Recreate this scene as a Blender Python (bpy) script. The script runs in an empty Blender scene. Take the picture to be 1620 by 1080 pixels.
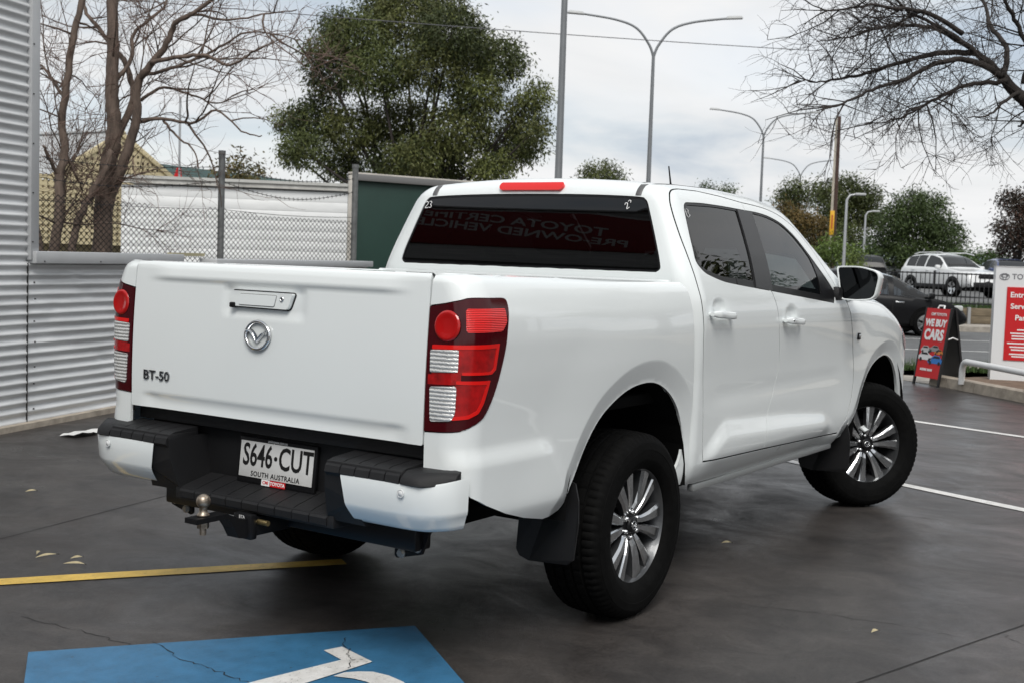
import bpy, bmesh, math, random
import numpy as np
from mathutils import Vector, Matrix
from mathutils.geometry import delaunay_2d_cdt
R = math.radians
scene = bpy.context.scene
C = bpy.context.collection
# ---------------------------------------------------------------- camera
CAM = np.array([-4.4462, -3.2359, 1.4573]); YAW, PITCH, ROLL, FPX = R(33.894), R(-3.8946), R(1.9044), 1956.77
def cam_axes():
    cy, sy, cp, sp = math.cos(YAW), math.sin(YAW), math.cos(PITCH), math.sin(PITCH)
    f = np.array([cy*cp, sy*cp, sp]); r = np.array([sy, -cy, 0.]); u = np.cross(r, f)
    cr, sr = math.cos(ROLL), math.sin(ROLL)
    return cr*r+sr*u, -sr*r+cr*u, f
CR, CU, CF = cam_axes()
cam = bpy.data.cameras.new('camera'); cam_o = bpy.data.objects.new('camera', cam); C.objects.link(cam_o)
M = Matrix.Identity(4)
for i in range(3):
    M[i][0], M[i][1], M[i][2], M[i][3] = CR[i], CU[i], -CF[i], CAM[i]
cam_o.matrix_world = M
cam.sensor_width = 36; cam.lens = FPX/1620*36; cam.clip_start = .05; cam.clip_end = 9000
cam.dof.use_dof = True; cam.dof.focus_distance = 5.2; cam.dof.aperture_fstop = 7.1
scene.camera = cam_o
# ---------------------------------------------------------------- world: bright overcast with thin blue breaks
SUN_EL, SUN_AZ = R(50), R(217)           # azimuth in the x-y plane, towards the sun
world = bpy.data.worlds.new('World'); scene.world = world; world.use_nodes = True
nt = world.node_tree; nt.nodes.clear()
def wn(t, **k):
    n = nt.nodes.new(t)
    for a, v in k.items(): setattr(n, a, v)
    return n
out = wn('ShaderNodeOutputWorld'); bg = wn('ShaderNodeBackground'); bg.inputs[1].default_value = .11
sky = wn('ShaderNodeTexSky', sky_type='NISHITA', sun_disc=False)
sky.sun_elevation = SUN_EL; sky.sun_rotation = R(90)-SUN_AZ; sky.dust_density = 2.0; sky.air_density = 1.0
tc = wn('ShaderNodeTexCoord'); sep = wn('ShaderNodeSeparateXYZ'); nt.links.new(tc.outputs['Generated'], sep.inputs[0])
def wmath(op, a, b=None):
    n = wn('ShaderNodeMath', operation=op)
    for i, v in enumerate((a, b)):
        if v is None: continue
        if isinstance(v, (int, float)): n.inputs[i].default_value = v
        else: nt.links.new(v, n.inputs[i])
    return n.outputs[0]
zz = wmath('ADD', wmath('MAXIMUM', sep.outputs[2], 0.0), .16)
cx_ = wmath('DIVIDE', sep.outputs[0], zz); cy_ = wmath('DIVIDE', sep.outputs[1], zz)
comb = wn('ShaderNodeCombineXYZ'); nt.links.new(cx_, comb.inputs[0]); nt.links.new(cy_, comb.inputs[1])
mp = wn('ShaderNodeMapping'); mp.inputs['Rotation'].default_value = (0, 0, R(-25)); mp.inputs['Scale'].default_value = (.75, .95, 1); mp.inputs['Location'].default_value = (3.2, 1.7, 0)
nt.links.new(comb.outputs[0], mp.inputs[0])
def wnoise(sc, det, rough, dist=0.):
    n = wn('ShaderNodeTexNoise'); n.inputs['Scale'].default_value = sc; n.inputs['Detail'].default_value = det; n.inputs['Roughness'].default_value = rough; n.inputs['Distortion'].default_value = dist
    nt.links.new(mp.outputs[0], n.inputs['Vector']); return n.outputs['Fac']
def wramp(src, stops):
    n = wn('ShaderNodeValToRGB'); e = n.color_ramp.elements
    while len(e) < len(stops): e.new(.5)
    for k, (p, c) in enumerate(stops): e[k].position = p; e[k].color = (c[0], c[1], c[2], 1)
    nt.links.new(src, n.inputs[0]); return n.outputs[0]
cover = wramp(wnoise(.85, 7, .55, .4), [(.30, (.72, .72, .72)), (.52, (1, 1, 1))])
tone = wramp(wnoise(1.25, 6, .52, .5), [(.30, (2.8, 3.2, 3.7)), (.43, (3.95, 4.2, 4.43)), (.53, (4.7, 4.77, 4.83)), (.66, (5.15, 5.17, 5.2))])
mix = wn('ShaderNodeMixRGB'); nt.links.new(cover, mix.inputs[0]); nt.links.new(sky.outputs[0], mix.inputs[1]); nt.links.new(tone, mix.inputs[2])
nt.links.new(mix.outputs[0], bg.inputs[0]); nt.links.new(bg.outputs[0], out.inputs[0])
sun = bpy.data.lights.new('sun', 'SUN'); sun.energy = 1.5; sun.angle = R(28); sun.color = (1, .97, .92)
sun_o = bpy.data.objects.new('sun', sun); C.objects.link(sun_o)
sd = Vector((math.cos(SUN_EL)*math.cos(SUN_AZ), math.cos(SUN_EL)*math.sin(SUN_AZ), math.sin(SUN_EL)))
sun_o.rotation_euler = sd.to_track_quat('Z', 'Y').to_euler(); sun_o.location = (0, 0, 30)
vs = scene.view_settings; vs.view_transform = 'Standard'; vs.look = 'None'; vs.exposure = 0.70; vs.gamma = 1; vs.use_curve_mapping = False
scene.cycles.max_bounces = 8; scene.cycles.transparent_max_bounces = 16; scene.cycles.caustics_reflective = False; scene.cycles.caustics_refractive = False
def at(px, py, depth):                   # a point seen at a pixel of the photograph, at a depth along the view axis
    return CAM+(CF+CR*(px-810)/FPX+CU*(540-py)/FPX)*depth
def ground_at(px, py, z=0.):
    d = CF+CR*(px-810)/FPX+CU*(540-py)/FPX
    return CAM+d*((z-CAM[2])/d[2])
# ---------------------------------------------------------------- truck surfaces (numpy, metres, x forward, y left, z up)
def prof(pts, sig=.016):
    z = np.arange(pts[0][0]-.2, pts[-1][0]+.2, .004)
    v = np.interp(z, [p[0] for p in pts], [p[1] for p in pts])
    n = max(1, int(3*sig/.004)); k = np.exp(-.5*(np.arange(-n, n+1)*.004/sig)**2); k /= k.sum()
    v = np.convolve(np.pad(v, n, mode='edge'), k, mode='valid')
    return lambda q: np.interp(q, z, v)
def sstep(a, b, x):
    t = np.clip((x-a)/(b-a), 0, 1); return t*t*(3-2*t)
def rmax(a, b, r):                       # rounded intersection of two half-spaces
    a = a+r; b = b+r
    return np.minimum(np.maximum(a, b), 0)+np.sqrt(np.maximum(a, 0)**2+np.maximum(b, 0)**2)-r
def seg_dist(px, pz, poly):
    d = np.full(np.shape(px), 9.)
    for (ax, az), (bx, bz) in zip(poly[:-1], poly[1:]):
        vx, vz = bx-ax, bz-az; L = vx*vx+vz*vz
        t = np.clip(((px-ax)*vx+(pz-az)*vz)/L, 0, 1)
        d = np.minimum(d, np.hypot(px-ax-t*vx, pz-az-t*vz))
    return d
def crom(P, n=6, closed=False):
    P = [np.array(p, float) for p in P]; out = []; N = len(P)
    for i in range(N if closed else N-1):
        if closed: a, b, c, d = P[i-1], P[i], P[(i+1) % N], P[(i+2) % N]
        else: a, b, c, d = P[max(i-1, 0)], P[i], P[i+1], P[min(i+2, N-1)]
        for k in range(n):
            t = k/n
            out.append(.5*((2*b)+(c-a)*t+(2*a-5*b+4*c-d)*t*t+(3*b-a-3*c+d)*t**3))
    if not closed: out.append(P[-1])
    return [tuple(p) for p in out]
RARCH = crom([(-.585, .53), (-.505, .638), (-.43, .755), (-.345, .845), (-.245, .905), (-.127, .949), (.0, .967), (.117, .958), (.235, .912), (.33, .838), (.39, .74), (.406, .653), (.37, .567), (.31, .51)], 4)
FARCH = crom([(2.50, .49), (2.60, .53), (2.70, .62), (2.775, .73), (2.866, .831), (2.973, .892), (3.105, .926), (3.227, .928), (3.361, .89), (3.465, .822), (3.54, .735), (3.60, .61), (3.62, .50)], 4)
_pc = prof([(.40, .808), (.46, .843), (.50, .876), (.56, .893), (.62, .900), (.74, .901), (.95, .904), (1.08, .913), (1.18, .920), (1.26, .917), (1.31, .910), (1.35, .899), (1.40, .885), (1.50, .848), (1.62, .795), (1.72, .748), (1.84, .68)], .018)
_pb = prof([(.45, .845), (.53, .882), (.60, .896), (.72, .900), (.90, .909), (1.05, .920), (1.18, .926), (1.26, .921), (1.32, .905), (1.37, .884), (1.42, .86)], .018)
_ft = prof([(.3, .60), (.55, .60), (.80, .752), (1.6, .712), (2.12, .67), (2.36, .57), (2.6, .57)], .03)   # top line of the lower door facet
_zc = prof([(.2, 1.80), (.45, 1.828), (.7, 1.846), (1.1, 1.852), (1.5, 1.842), (1.8, 1.815), (2.2, 1.74), (2.8, 1.60)], .06)
_xw = prof([(1.0, 3.20), (1.20, 2.88), (1.5, 2.385), (1.72, 2.025), (1.82, 1.84), (1.9, 1.63)], .03)
_xb = prof([(1.0, .415), (1.36, .418), (1.45, .425), (1.74, .482), (1.80, .50), (1.9, .55)], .03)
_zh = prof([(2.2, 1.36), (2.7, 1.335), (3.1, 1.305), (3.4, 1.225), (3.65, 1.12), (3.85, 1.0), (4.0, .90), (4.1, .75)], .06)
def flare(x, z, arch, h, w):
    d = seg_dist(x, z, arch)
    t = np.clip(1-d/.092, 0, 1)
    return h*(1-sstep(.05, .40, d))-.022*t
def w_cab(x, z):
    w = _pc(z)
    ft = _ft(x); q = np.clip((ft-.56)/.19, 0, 1); g = sstep(-.012, .105, (ft-z)*(.7+.3/np.maximum(q, .3)))*sstep(.49, .60, z)
    w = w+.022*g*sstep(.05, .75, q)
    up = sstep(1.30, 1.5, z)
    w = w-.030*up*((x-1.35)/1.2)**2*np.where(x > 1.35, 1, .35)
    w = w-.07*np.maximum(x-3.0, 0)**2-.10*np.maximum(x-3.45, 0)**2
    for hx, hz in ((.665, 1.262), (1.525, 1.214)): w = w-.013*np.exp(-(((x-hx)/.062)**2+((z-hz)/.036)**2)**2)
    w = w-.004*np.exp(-((z-.86)/.05)**2)*sstep(.5, .8, x)*(1-sstep(2.2, 2.5, x))
    return w+flare(x, z, FARCH, .010, .14)
def w_bed(x, z):
    w = _pb(z)
    e = 1-sstep(-.74, -.62, x+(z-.74)*.8)
    w = w+.016*e*(1-sstep(.755, .835, z))*sstep(.50, .60, z)
    w = w-.05*np.maximum(-.75-x, 0)**2
    return w+flare(x, z, RARCH, .008, .14)
def F_bed(P):
    x, y, z = P[:, 0], np.abs(P[:, 1]), P[:, 2]
    xr = -1.233+.10*np.maximum(z-.90, 0)**2+.10*np.maximum(y-.5, 0)**3
    f = rmax(y-w_bed(x, z), xr-x, .10)
    return rmax(f, z-(1.397-.024*np.clip((x+1.2)/1.6, 0, 1)), .035)
def F_cab(P):
    x, y, z = P[:, 0], np.abs(P[:, 1]), P[:, 2]
    a = y-w_cab(x, z)
    b = (_xb(z)+.012*(y/.75)**2-.002)-x
    c = z-(_zc(x)-.032*(y/.62)**2)
    d = (x-(_xw(z)-.13*(y/.75)**2))*.55
    f = rmax(a, b, .10)
    f = rmax(f, d, .05)
    return rmax(f, c, .055)
def F_front(P):
    x, y, z = P[:, 0], np.abs(P[:, 1]), P[:, 2]
    a = y-w_cab(x, z)
    c = z-(_zh(x)-.045*(y/.8)**2+.018*sstep(.52, .60, y))
    d = x-(4.03-.30*(y/.9)**2.6-.12*np.maximum(z-.85, 0)-.5*np.maximum(.62-z, 0)**1.3)
    return rmax(rmax(a, c, .10), d, .10)
def grad(F, P, h=.003):
    g = np.stack([F(P+np.eye(3)[i]*h)-F(P-np.eye(3)[i]*h) for i in range(3)], 1)
    return g/np.linalg.norm(g, axis=1, keepdims=True)
def cast(F, O, D, t1=1.5):
    lo = np.zeros(len(O)); hi = np.full(len(O), t1)
    for _ in range(34):
        m = (lo+hi)/2; v = F(O+D*m[:, None]); lo = np.where(v < 0, m, lo); hi = np.where(v < 0, hi, m)
    P = O+D*lo[:, None]
    return P, grad(F, P)
def ch_side(F, s=-1):                    # chart (x, z) -> body side
    def f(U):
        U = np.asarray(U, float); n = len(U)
        return cast(F, np.stack([U[:, 0], np.full(n, s*.05), U[:, 1]], 1), np.tile([0, s, 0.], (n, 1)))
    return f
def ch_rear(F, x0=.9):                   # chart (y, z) -> rear face
    def f(U):
        U = np.asarray(U, float); n = len(U)
        return cast(F, np.stack([np.full(n, x0), U[:, 0], U[:, 1]], 1), np.tile([-1., 0, 0], (n, 1)))
    return f
def ch_top(F, z0=.9):                    # chart (x, y) -> upper face
    def f(U):
        U = np.asarray(U, float); n = len(U)
        return cast(F, np.stack([U[:, 0], U[:, 1], np.full(n, z0)], 1), np.tile([0., 0, 1], (n, 1)))
    return f
BX, BY, BR = -1.10, .79, .13            # bed chart: s < 0 turns round the rear corner
def bed_ray(U, s=-1):
    U = np.asarray(U, float); t = U[:, 0]; n = len(U)
    ox = np.where(t > 0, BX+t, BX); oy = np.full(n, BY); L = BR*math.pi/2
    a = np.clip(-t/BR, 0, math.pi/2); ex = np.maximum(-t-L, 0)
    O = np.stack([ox, s*(oy-ex), U[:, 1]], 1); D = np.stack([-np.sin(a), s*np.cos(a), 0*a], 1)
    O = O-D*.0
    return O, D
def ch_bed(s=-1):
    def f(U): return cast(F_bed, *bed_ray(U, s), t1=.6)
    return f
def bed_inv(P):                          # world -> (s, z)
    x, y, z = P[0], abs(P[1]), P[2]
    if x > BX: return (x-BX, z)
    if y > BY: return (-BR*math.atan2(BX-x, y-BY), z)
    return (-BR*math.pi/2-(BY-y), z)
CC = np.array([1.2, 0, .92]); CS = np.array([1.25, 1., 1.])
def ch_cab(U):                           # azimuthal chart of the whole cab shell
    U = np.asarray(U, float); r = np.hypot(U[:, 0], U[:, 1])+1e-9
    D = np.stack([U[:, 0]/r*np.sin(r), U[:, 1]/r*np.sin(r), np.cos(r)], 1)*CS
    D /= np.linalg.norm(D, axis=1, keepdims=True)
    return cast(F_cab, np.tile(CC, (len(U), 1)), D, 2.6)
def cab_inv(P):
    d = (np.asarray(P, float)-CC)/CS; d = d/np.linalg.norm(d); r = math.acos(max(-1, min(1, d[2]))); h = math.hypot(d[0], d[1])+1e-12
    return (r*d[0]/h, r*d[1]/h)
# ---------------------------------------------------------------- materials
MATS = {}
def pm(name, col, rough=.5, metal=0., coat=0., var=0., vscale=6., bump=0., bscale=60., spec=.5, col2=None, rvar=0., stretch=None, detail=6):
    if name in MATS: return MATS[name]
    m = bpy.data.materials.new(name); m.use_nodes = True; n = m.node_tree; b = n.nodes['Principled BSDF']
    b.inputs['Roughness'].default_value = rough; b.inputs['Metallic'].default_value = metal
    b.inputs['Coat Weight'].default_value = coat; b.inputs['Coat Roughness'].default_value = .03
    b.inputs['Specular IOR Level'].default_value = spec
    tc = n.nodes.new('ShaderNodeTexCoord'); src = tc.outputs['Object']
    if stretch:
        mp = n.nodes.new('ShaderNodeMapping'); mp.inputs['Scale'].default_value = stretch; n.links.new(src, mp.inputs[0]); src = mp.outputs[0]
    nz = n.nodes.new('ShaderNodeTexNoise'); nz.inputs['Scale'].default_value = vscale; nz.inputs['Detail'].default_value = detail; nz.inputs['Roughness'].default_value = .62
    n.links.new(src, nz.inputs['Vector'])
    rp = n.nodes.new('ShaderNodeValToRGB'); rp.color_ramp.elements[0].position = .33; rp.color_ramp.elements[1].position = .67
    c2 = col2 or tuple(min(1, c*(1+var)) for c in col); c1 = col if col2 else tuple(c*(1-var) for c in col)
    rp.color_ramp.elements[0].color = (*c1, 1); rp.color_ramp.elements[1].color = (*c2, 1)
    n.links.new(nz.outputs['Fac'], rp.inputs[0]); n.links.new(rp.outputs[0], b.inputs['Base Color'])
    if rvar:
        mr = n.nodes.new('ShaderNodeMapRange'); mr.inputs[3].default_value = rough-rvar; mr.inputs[4].default_value = rough+rvar
        mr.inputs[1].default_value = .3; mr.inputs[2].default_value = .7
        n.links.new(nz.outputs['Fac'], mr.inputs[0]); n.links.new(mr.outputs[0], b.inputs['Roughness'])
    if bump:
        n2 = n.nodes.new('ShaderNodeTexNoise'); n2.inputs['Scale'].default_value = bscale; n2.inputs['Detail'].default_value = 4
        n.links.new(src, n2.inputs['Vector'])
        bp = n.nodes.new('ShaderNodeBump'); bp.inputs['Strength'].default_value = bump; bp.inputs['Distance'].default_value = .01
        n.links.new(n2.outputs['Fac'], bp.inputs['Height']); n.links.new(bp.outputs[0], b.inputs['Normal'])
    MATS[name] = m; return m
def glass(name, tint, rough=0.):
    if name in MATS: return MATS[name]
    m = bpy.data.materials.new(name); m.use_nodes = True; n = m.node_tree; n.nodes.clear()
    o = n.nodes.new('ShaderNodeOutputMaterial'); mx = n.nodes.new('ShaderNodeMixShader'); t = n.nodes.new('ShaderNodeBsdfTransparent'); g = n.nodes.new('ShaderNodeBsdfGlossy')
    fr = n.nodes.new('ShaderNodeFresnel'); fr.inputs[0].default_value = 1.52; t.inputs[0].default_value = (*tint, 1); g.inputs['Roughness'].default_value = rough; g.inputs[0].default_value = (1, 1, 1, 1)
    n.links.new(fr.outputs[0], mx.inputs[0]); n.links.new(t.outputs[0], mx.inputs[1]); n.links.new(g.outputs[0], mx.inputs[2]); n.links.new(mx.outputs[0], o.inputs[0])
    MATS[name] = m; return m
# ---------------------------------------------------------------- objects
def tag(o, label=None, cat=None, group=None, kind=None):
    if label: o['label'] = label
    if cat: o['category'] = cat
    if group: o['group'] = group
    if kind: o['kind'] = kind
    return o
def empty(name, loc=(0, 0, 0), rz=0., label=None, cat=None, group=None):
    o = bpy.data.objects.new(name, None); C.objects.link(o); o.location = loc; o.rotation_euler = (0, 0, rz); o.empty_display_size = .1
    return tag(o, label, cat, group)
def link(name, me, mat=None, parent=None):
    o = bpy.data.objects.new(name, me); C.objects.link(o)
    if mat is not None:
        for m in (mat if isinstance(mat, (list, tuple)) else [mat]): me.materials.append(m)
    if parent: o.parent = parent
    return o
def mk(name, V, Fc, mat, parent=None, smooth=True, mi=None):
    me = bpy.data.meshes.new(name); me.from_pydata([tuple(map(float, v)) for v in V], [], [tuple(map(int, f)) for f in Fc]); me.update()
    if smooth: me.polygons.foreach_set('use_smooth', [True]*len(me.polygons))
    if mi is not None: me.polygons.foreach_set('material_index', mi)
    return link(name, me, mat, parent)
def mkbm(name, bm, mat, parent=None, smooth=False, sharp=None):
    bmesh.ops.recalc_face_normals(bm, faces=bm.faces)
    me = bpy.data.meshes.new(name); bm.to_mesh(me); bm.free()
    if smooth: me.polygons.foreach_set('use_smooth', [True]*len(me.polygons))
    o = link(name, me, mat, parent)
    if sharp: me.set_sharp_from_angle(angle=R(sharp))
    return o
def bm_box(bm, c, s, rot=None, bev=0., seg=2, taper=None):
    r = bmesh.ops.create_cube(bm, size=1.); vs = r['verts']
    for v in vs:
        v.co = Vector((v.co.x*s[0], v.co.y*s[1], v.co.z*s[2]))
        if taper and v.co.z > 0: v.co.x *= taper[0]; v.co.y *= taper[1]
    if bev:
        es = list({e for v in vs for e in v.link_edges})
        rr = bmesh.ops.bevel(bm, geom=es, offset=bev, segments=seg, profile=.5, affect='EDGES'); vs = list({v for f in rr['faces'] for v in f.verts} | {v for v in vs if v.is_valid})
    for v in vs:
        q = v.co.copy()
        if rot is not None: q = rot @ q
        v.co = q+Vector(c)
    return vs
def rbox(name, c, s, mat, parent=None, bev=.01, rot=None, seg=2, taper=None):
    bm = bmesh.new(); bm_box(bm, c, s, rot, bev, seg, taper)
    o = mkbm(name, bm, mat, parent, smooth=bev > 0)
    if bev > 0: o.data.set_sharp_from_angle(angle=R(40))
    return o
def frame_of(d):
    d = Vector(d).normalized(); a = Vector((0, 0, 1)) if abs(d.z) < .9 else Vector((1, 0, 0))
    u = d.cross(a).normalized(); return u, d.cross(u).normalized()
def tube_vf(path, rad, n=8, cap=True):
    V = []; Fc = []; P = [Vector(p) for p in path]; k = len(P)
    rr = rad if isinstance(rad, (list, tuple)) else [rad]*k
    u = None
    for i, p in enumerate(P):
        d = (P[min(i+1, k-1)]-P[max(i-1, 0)]).normalized()
        if u is None: u, v = frame_of(d)
        else: u = (u-d*u.dot(d)).normalized()
        v = d.cross(u)
        for j in range(n):
            a = 2*math.pi*j/n; V.append(p+(u*math.cos(a)+v*math.sin(a))*rr[i])
    for i in range(k-1):
        for j in range(n):
            a, b = i*n+j, i*n+(j+1) % n; Fc.append((a, b, b+n, a+n))
    if cap: Fc.append(tuple(range(n-1, -1, -1))); Fc.append(tuple((k-1)*n+j for j in range(n)))
    return V, Fc
def tube(name, path, rad, mat, parent=None, n=8, smooth=True):
    V, Fc = tube_vf(path, rad, n); o = mk(name, V, Fc, mat, parent, smooth)
    if smooth: o.data.set_sharp_from_angle(angle=R(50))
    return o
class MB:
    def __init__(s): s.V = []; s.F = []; s.M = []
    def add(s, V, Fc, m=0):
        b = len(s.V); s.V += [tuple(v) for v in V]; s.F += [tuple(i+b for i in f) for f in Fc]; s.M += [m]*len(Fc)
    def tube(s, path, rad, n=6, m=0): s.add(*tube_vf(path, rad, n), m)
    def quad(s, a, b, c, d, m=0): s.add([a, b, c, d], [(0, 1, 2, 3)], m)
    def box(s, c, sz, m=0, rot=None):
        q = [Vector((x*sz[0]/2, y*sz[1]/2, z*sz[2]/2)) for x in (-1, 1) for y in (-1, 1) for z in (-1, 1)]
        if rot is not None: q = [rot @ v for v in q]
        s.add([v+Vector(c) for v in q], [(0, 1, 3, 2), (4, 6, 7, 5), (0, 4, 5, 1), (2, 3, 7, 6), (0, 2, 6, 4), (1, 5, 7, 3)], m)
    def build(s, name, mat, parent=None, smooth=False, sharp=None):
        o = mk(name, s.V, s.F, mat, parent, smooth, s.M)
        if sharp: o.data.set_sharp_from_angle(angle=R(sharp))
        return o
def lathe(name, prof_, mat, parent, n=64, axis='y', sgn=-1, mi=None, fn=None):
    """profile of (radius, axial); the axis is y, axial > 0 points to sgn*y"""
    V = []; Fc = []; k = len(prof_); m = []
    for j in range(n):
        a = 2*math.pi*j/n
        for i, (r, ax) in enumerate(prof_):
            if fn: r = fn(i, j, r)
            V.append((r*math.cos(a), sgn*ax, r*math.sin(a)))
    for j in range(n):
        j2 = (j+1) % n
        for i in range(k-1):
            Fc.append((j*k+i, j*k+i+1, j2*k+i+1, j2*k+i)); m.append(mi[i] if mi else 0)
    return mk(name, V, Fc, mat, parent, True, m)
# ---------------------------------------------------------------- panels cut from the body surfaces
def resample(P, step, closed=True):
    P = np.asarray(P, float); Q = np.vstack([P, P[:1]]) if closed else P
    out = []
    for a, b in zip(Q[:-1], Q[1:]):
        L = np.linalg.norm(b-a); n = max(1, int(round(L/step)))
        for i in range(n): out.append(a+(b-a)*i/n)
    if not closed: out.append(Q[-1])
    return np.array(out)
def rc(pts, r=.02, n=5):                 # round the corners of a polygon; a point may carry its own radius
    out = []; N = len(pts)
    for i in range(N):
        a = np.array(pts[i-1][:2]); b = np.array(pts[i][:2]); c = np.array(pts[(i+1) % N][:2]); rr = pts[i][2] if len(pts[i]) > 2 else r
        if rr <= 0: out.append(tuple(b)); continue
        da, dc = a-b, c-b; la, lc = np.linalg.norm(da), np.linalg.norm(dc); k = min(rr, la*.48, lc*.48)
        p, q = b+da/la*k, b+dc/lc*k
        for j in range(n+1):
            t = j/n; out.append(tuple((1-t)**2*p+2*t*(1-t)*b+t*t*q))
    return out
def inpoly(x, y, P):
    P = np.asarray(P); r = np.zeros(np.shape(x), bool); x1, y1 = P[-1]
    for x2, y2 in P:
        c = ((y1 > y) != (y2 > y)) & (x < (x2-x1)*(y-y1)/(y2-y1+1e-15)+x1); r ^= c; x1, y1 = x2, y2
    return r
def shrink(P, d):                        # offset a closed polygon inwards by d
    P = np.asarray(P, float); n = len(P)
    A = .5*np.sum(P[:, 0]*np.roll(P[:, 1], -1)-np.roll(P[:, 0], -1)*P[:, 1]); s = 1 if A > 0 else -1
    t = np.roll(P, -1, 0)-np.roll(P, 1, 0); t /= np.linalg.norm(t, axis=1, keepdims=True)+1e-12
    return P+s*d*np.stack([-t[:, 1], t[:, 0]], 1)
def offset_line(P, d):
    P = np.asarray(P, float); t = np.gradient(P, axis=0); t /= np.linalg.norm(t, axis=1, keepdims=True)+1e-12
    return P+d*np.stack([-t[:, 1], t[:, 0]], 1)
def panel(name, chart, out, mat, parent=None, holes=(), step=.02, flange=.018, off=0., edge=None, feats=()):
    edge = edge or step
    loops = [resample(out, edge)]+[resample(h, edge) for h in holes]
    lo, hi = loops[0].min(0), loops[0].max(0); hh = step*.866
    gx, gy = np.meshgrid(np.arange(lo[0], hi[0]+step, step), np.arange(lo[1], hi[1]+hh, hh)); gx = gx+(np.arange(gx.shape[0]) % 2)[:, None]*step*.5
    G = np.stack([gx.ravel(), gy.ravel()], 1); ok = inpoly(G[:, 0], G[:, 1], loops[0])
    for h in loops[1:]: ok &= ~inpoly(G[:, 0], G[:, 1], h)
    G = G[ok]
    FL = []
    for ft in feats:
        q = resample(ft, edge, False); ok2 = inpoly(q[:, 0], q[:, 1], loops[0])
        bb = np.vstack(loops); ok2 &= np.hypot(q[:, None, 0]-bb[None, :, 0], q[:, None, 1]-bb[None, :, 1]).min(1) > edge*.6
        run = []
        for p_, k_ in zip(q, ok2):
            if k_: run.append(p_)
            else:
                if len(run) > 2: FL.append(np.array(run))
                run = []
        if len(run) > 2: FL.append(np.array(run))
    B = np.vstack(loops+FL)
    if len(G):
        keep = np.ones(len(G), bool)
        for i in range(0, len(G), 2000):
            g = G[i:i+2000]; keep[i:i+2000] = (np.hypot(g[:, None, 0]-B[None, :, 0], g[:, None, 1]-B[None, :, 1]).min(1) > step*.55)
        G = G[keep]
    U = np.vstack([B, G]); E = []; k = 0
    for L in loops:
        n = len(L); E += [(k+i, k+(i+1) % n) for i in range(n)]; k += n
    for L in FL:
        n = len(L); E += [(k+i, k+i+1) for i in range(n-1)]; k += n
    v, e, f, *_ = delaunay_2d_cdt([Vector(p) for p in U], E, [], 0, 1e-7)
    U2 = np.array([(p.x, p.y) for p in v]); T = np.array([t for t in f if len(t) == 3])
    cen = U2[T].mean(1); ok = inpoly(cen[:, 0], cen[:, 1], loops[0])
    for h in loops[1:]: ok &= ~inpoly(cen[:, 0], cen[:, 1], h)
    T = T[ok]
    P, N = chart(U2); P = P+N*off
    fn = np.cross(P[T[:, 1]]-P[T[:, 0]], P[T[:, 2]]-P[T[:, 0]]); flip = (fn*N[T[:, 0]]).sum(1) < 0
    T[flip] = T[flip][:, ::-1]
    V = list(P); faces = [tuple(t) for t in T]; ln = [N[i] for t in T for i in t]
    if flange:
        for L in loops:
            p, nn = chart(L); p = p+nn*off; b = len(V); n = len(L)
            V += list(p); V += list(p-nn*flange)
            for i in range(n):
                j = (i+1) % n; q = (b+i, b+j, b+n+j, b+n+i); g = np.cross(p[j]-p[i], -nn[i]); g = g/(np.linalg.norm(g)+1e-12)
                faces.append(q); ln += [g]*4
    o = mk(name, V, faces, mat, parent)
    o.data.normals_split_custom_set([tuple(map(float, x)) for x in ln])
    return o
def text(name, s, size, mat, parent, mtx, ext=.001, bold=0., align='CENTER', sx=1., shear=0., spacing=1.):
    cu = bpy.data.curves.new('txt', 'FONT'); cu.body = s; cu.size = size; cu.extrude = ext; cu.offset = bold; cu.align_x = align; cu.align_y = 'CENTER'; cu.shear = shear; cu.space_character = spacing; cu.resolution_u = 3
    t = bpy.data.objects.new('txt', cu); C.objects.link(t); bpy.context.view_layer.update()
    me = bpy.data.meshes.new_from_object(t.evaluated_get(bpy.context.evaluated_depsgraph_get())); bpy.data.objects.remove(t); bpy.data.curves.remove(cu)
    me.name = name; me.materials.clear()
    me.transform(mtx @ Matrix.Diagonal((sx, 1, 1, 1)))
    return link(name, me, mat, parent)
def basis(o, xd, yd):                    # matrix with local x, y along two directions
    x = Vector(xd).normalized(); y = Vector(yd).normalized(); z = x.cross(y).normalized(); y = z.cross(x)
    m = Matrix.Identity(4)
    for i in range(3): m[i][0], m[i][1], m[i][2], m[i][3] = x[i], y[i], z[i], o[i]
    return m
def copy_tree(o, parent=None):
    c = o.copy(); C.objects.link(c)
    if parent: c.parent = parent
    for ch in list(o.children): copy_tree(ch, c)
    return c
# ---------------------------------------------------------------- the white pickup truck
PAINT = pm('white paint', (.80, .835, .835), rough=.32, coat=1., var=.008, vscale=2.)
BLACKP = pm('black grained plastic', (.011, .011, .012), rough=.5, bump=.25, bscale=900, var=.15, spec=.35)
GLOSSB = pm('gloss black', (.008, .008, .009), rough=.35, spec=.3)
SATINB = pm('satin black tape', (.022, .022, .024), rough=.38)
RUBBER = pm('tyre rubber', (.0048, .0048, .0048), rough=.7, bump=.2, bscale=300, var=.25, vscale=25, spec=.06)
DARK = pm('underbody black', (.005, .005, .005), rough=.85, var=.3, spec=.1)
CHROME = pm('chrome', (.78, .79, .80), rough=.07, metal=1.)
ALLOY = pm('machined alloy', (.62, .63, .64), rough=.22, metal=1., var=.05, vscale=40)
ALLOYD = pm('dark painted alloy', (.10, .103, .108), rough=.35, metal=.7, coat=.3)
GLASSR = glass('privacy glass', (.035, .037, .038)); GLASSF = glass('side glass', (.40, .44, .43)); GLASSM = glass('rear door glass', (.10, .112, .112))
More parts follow.
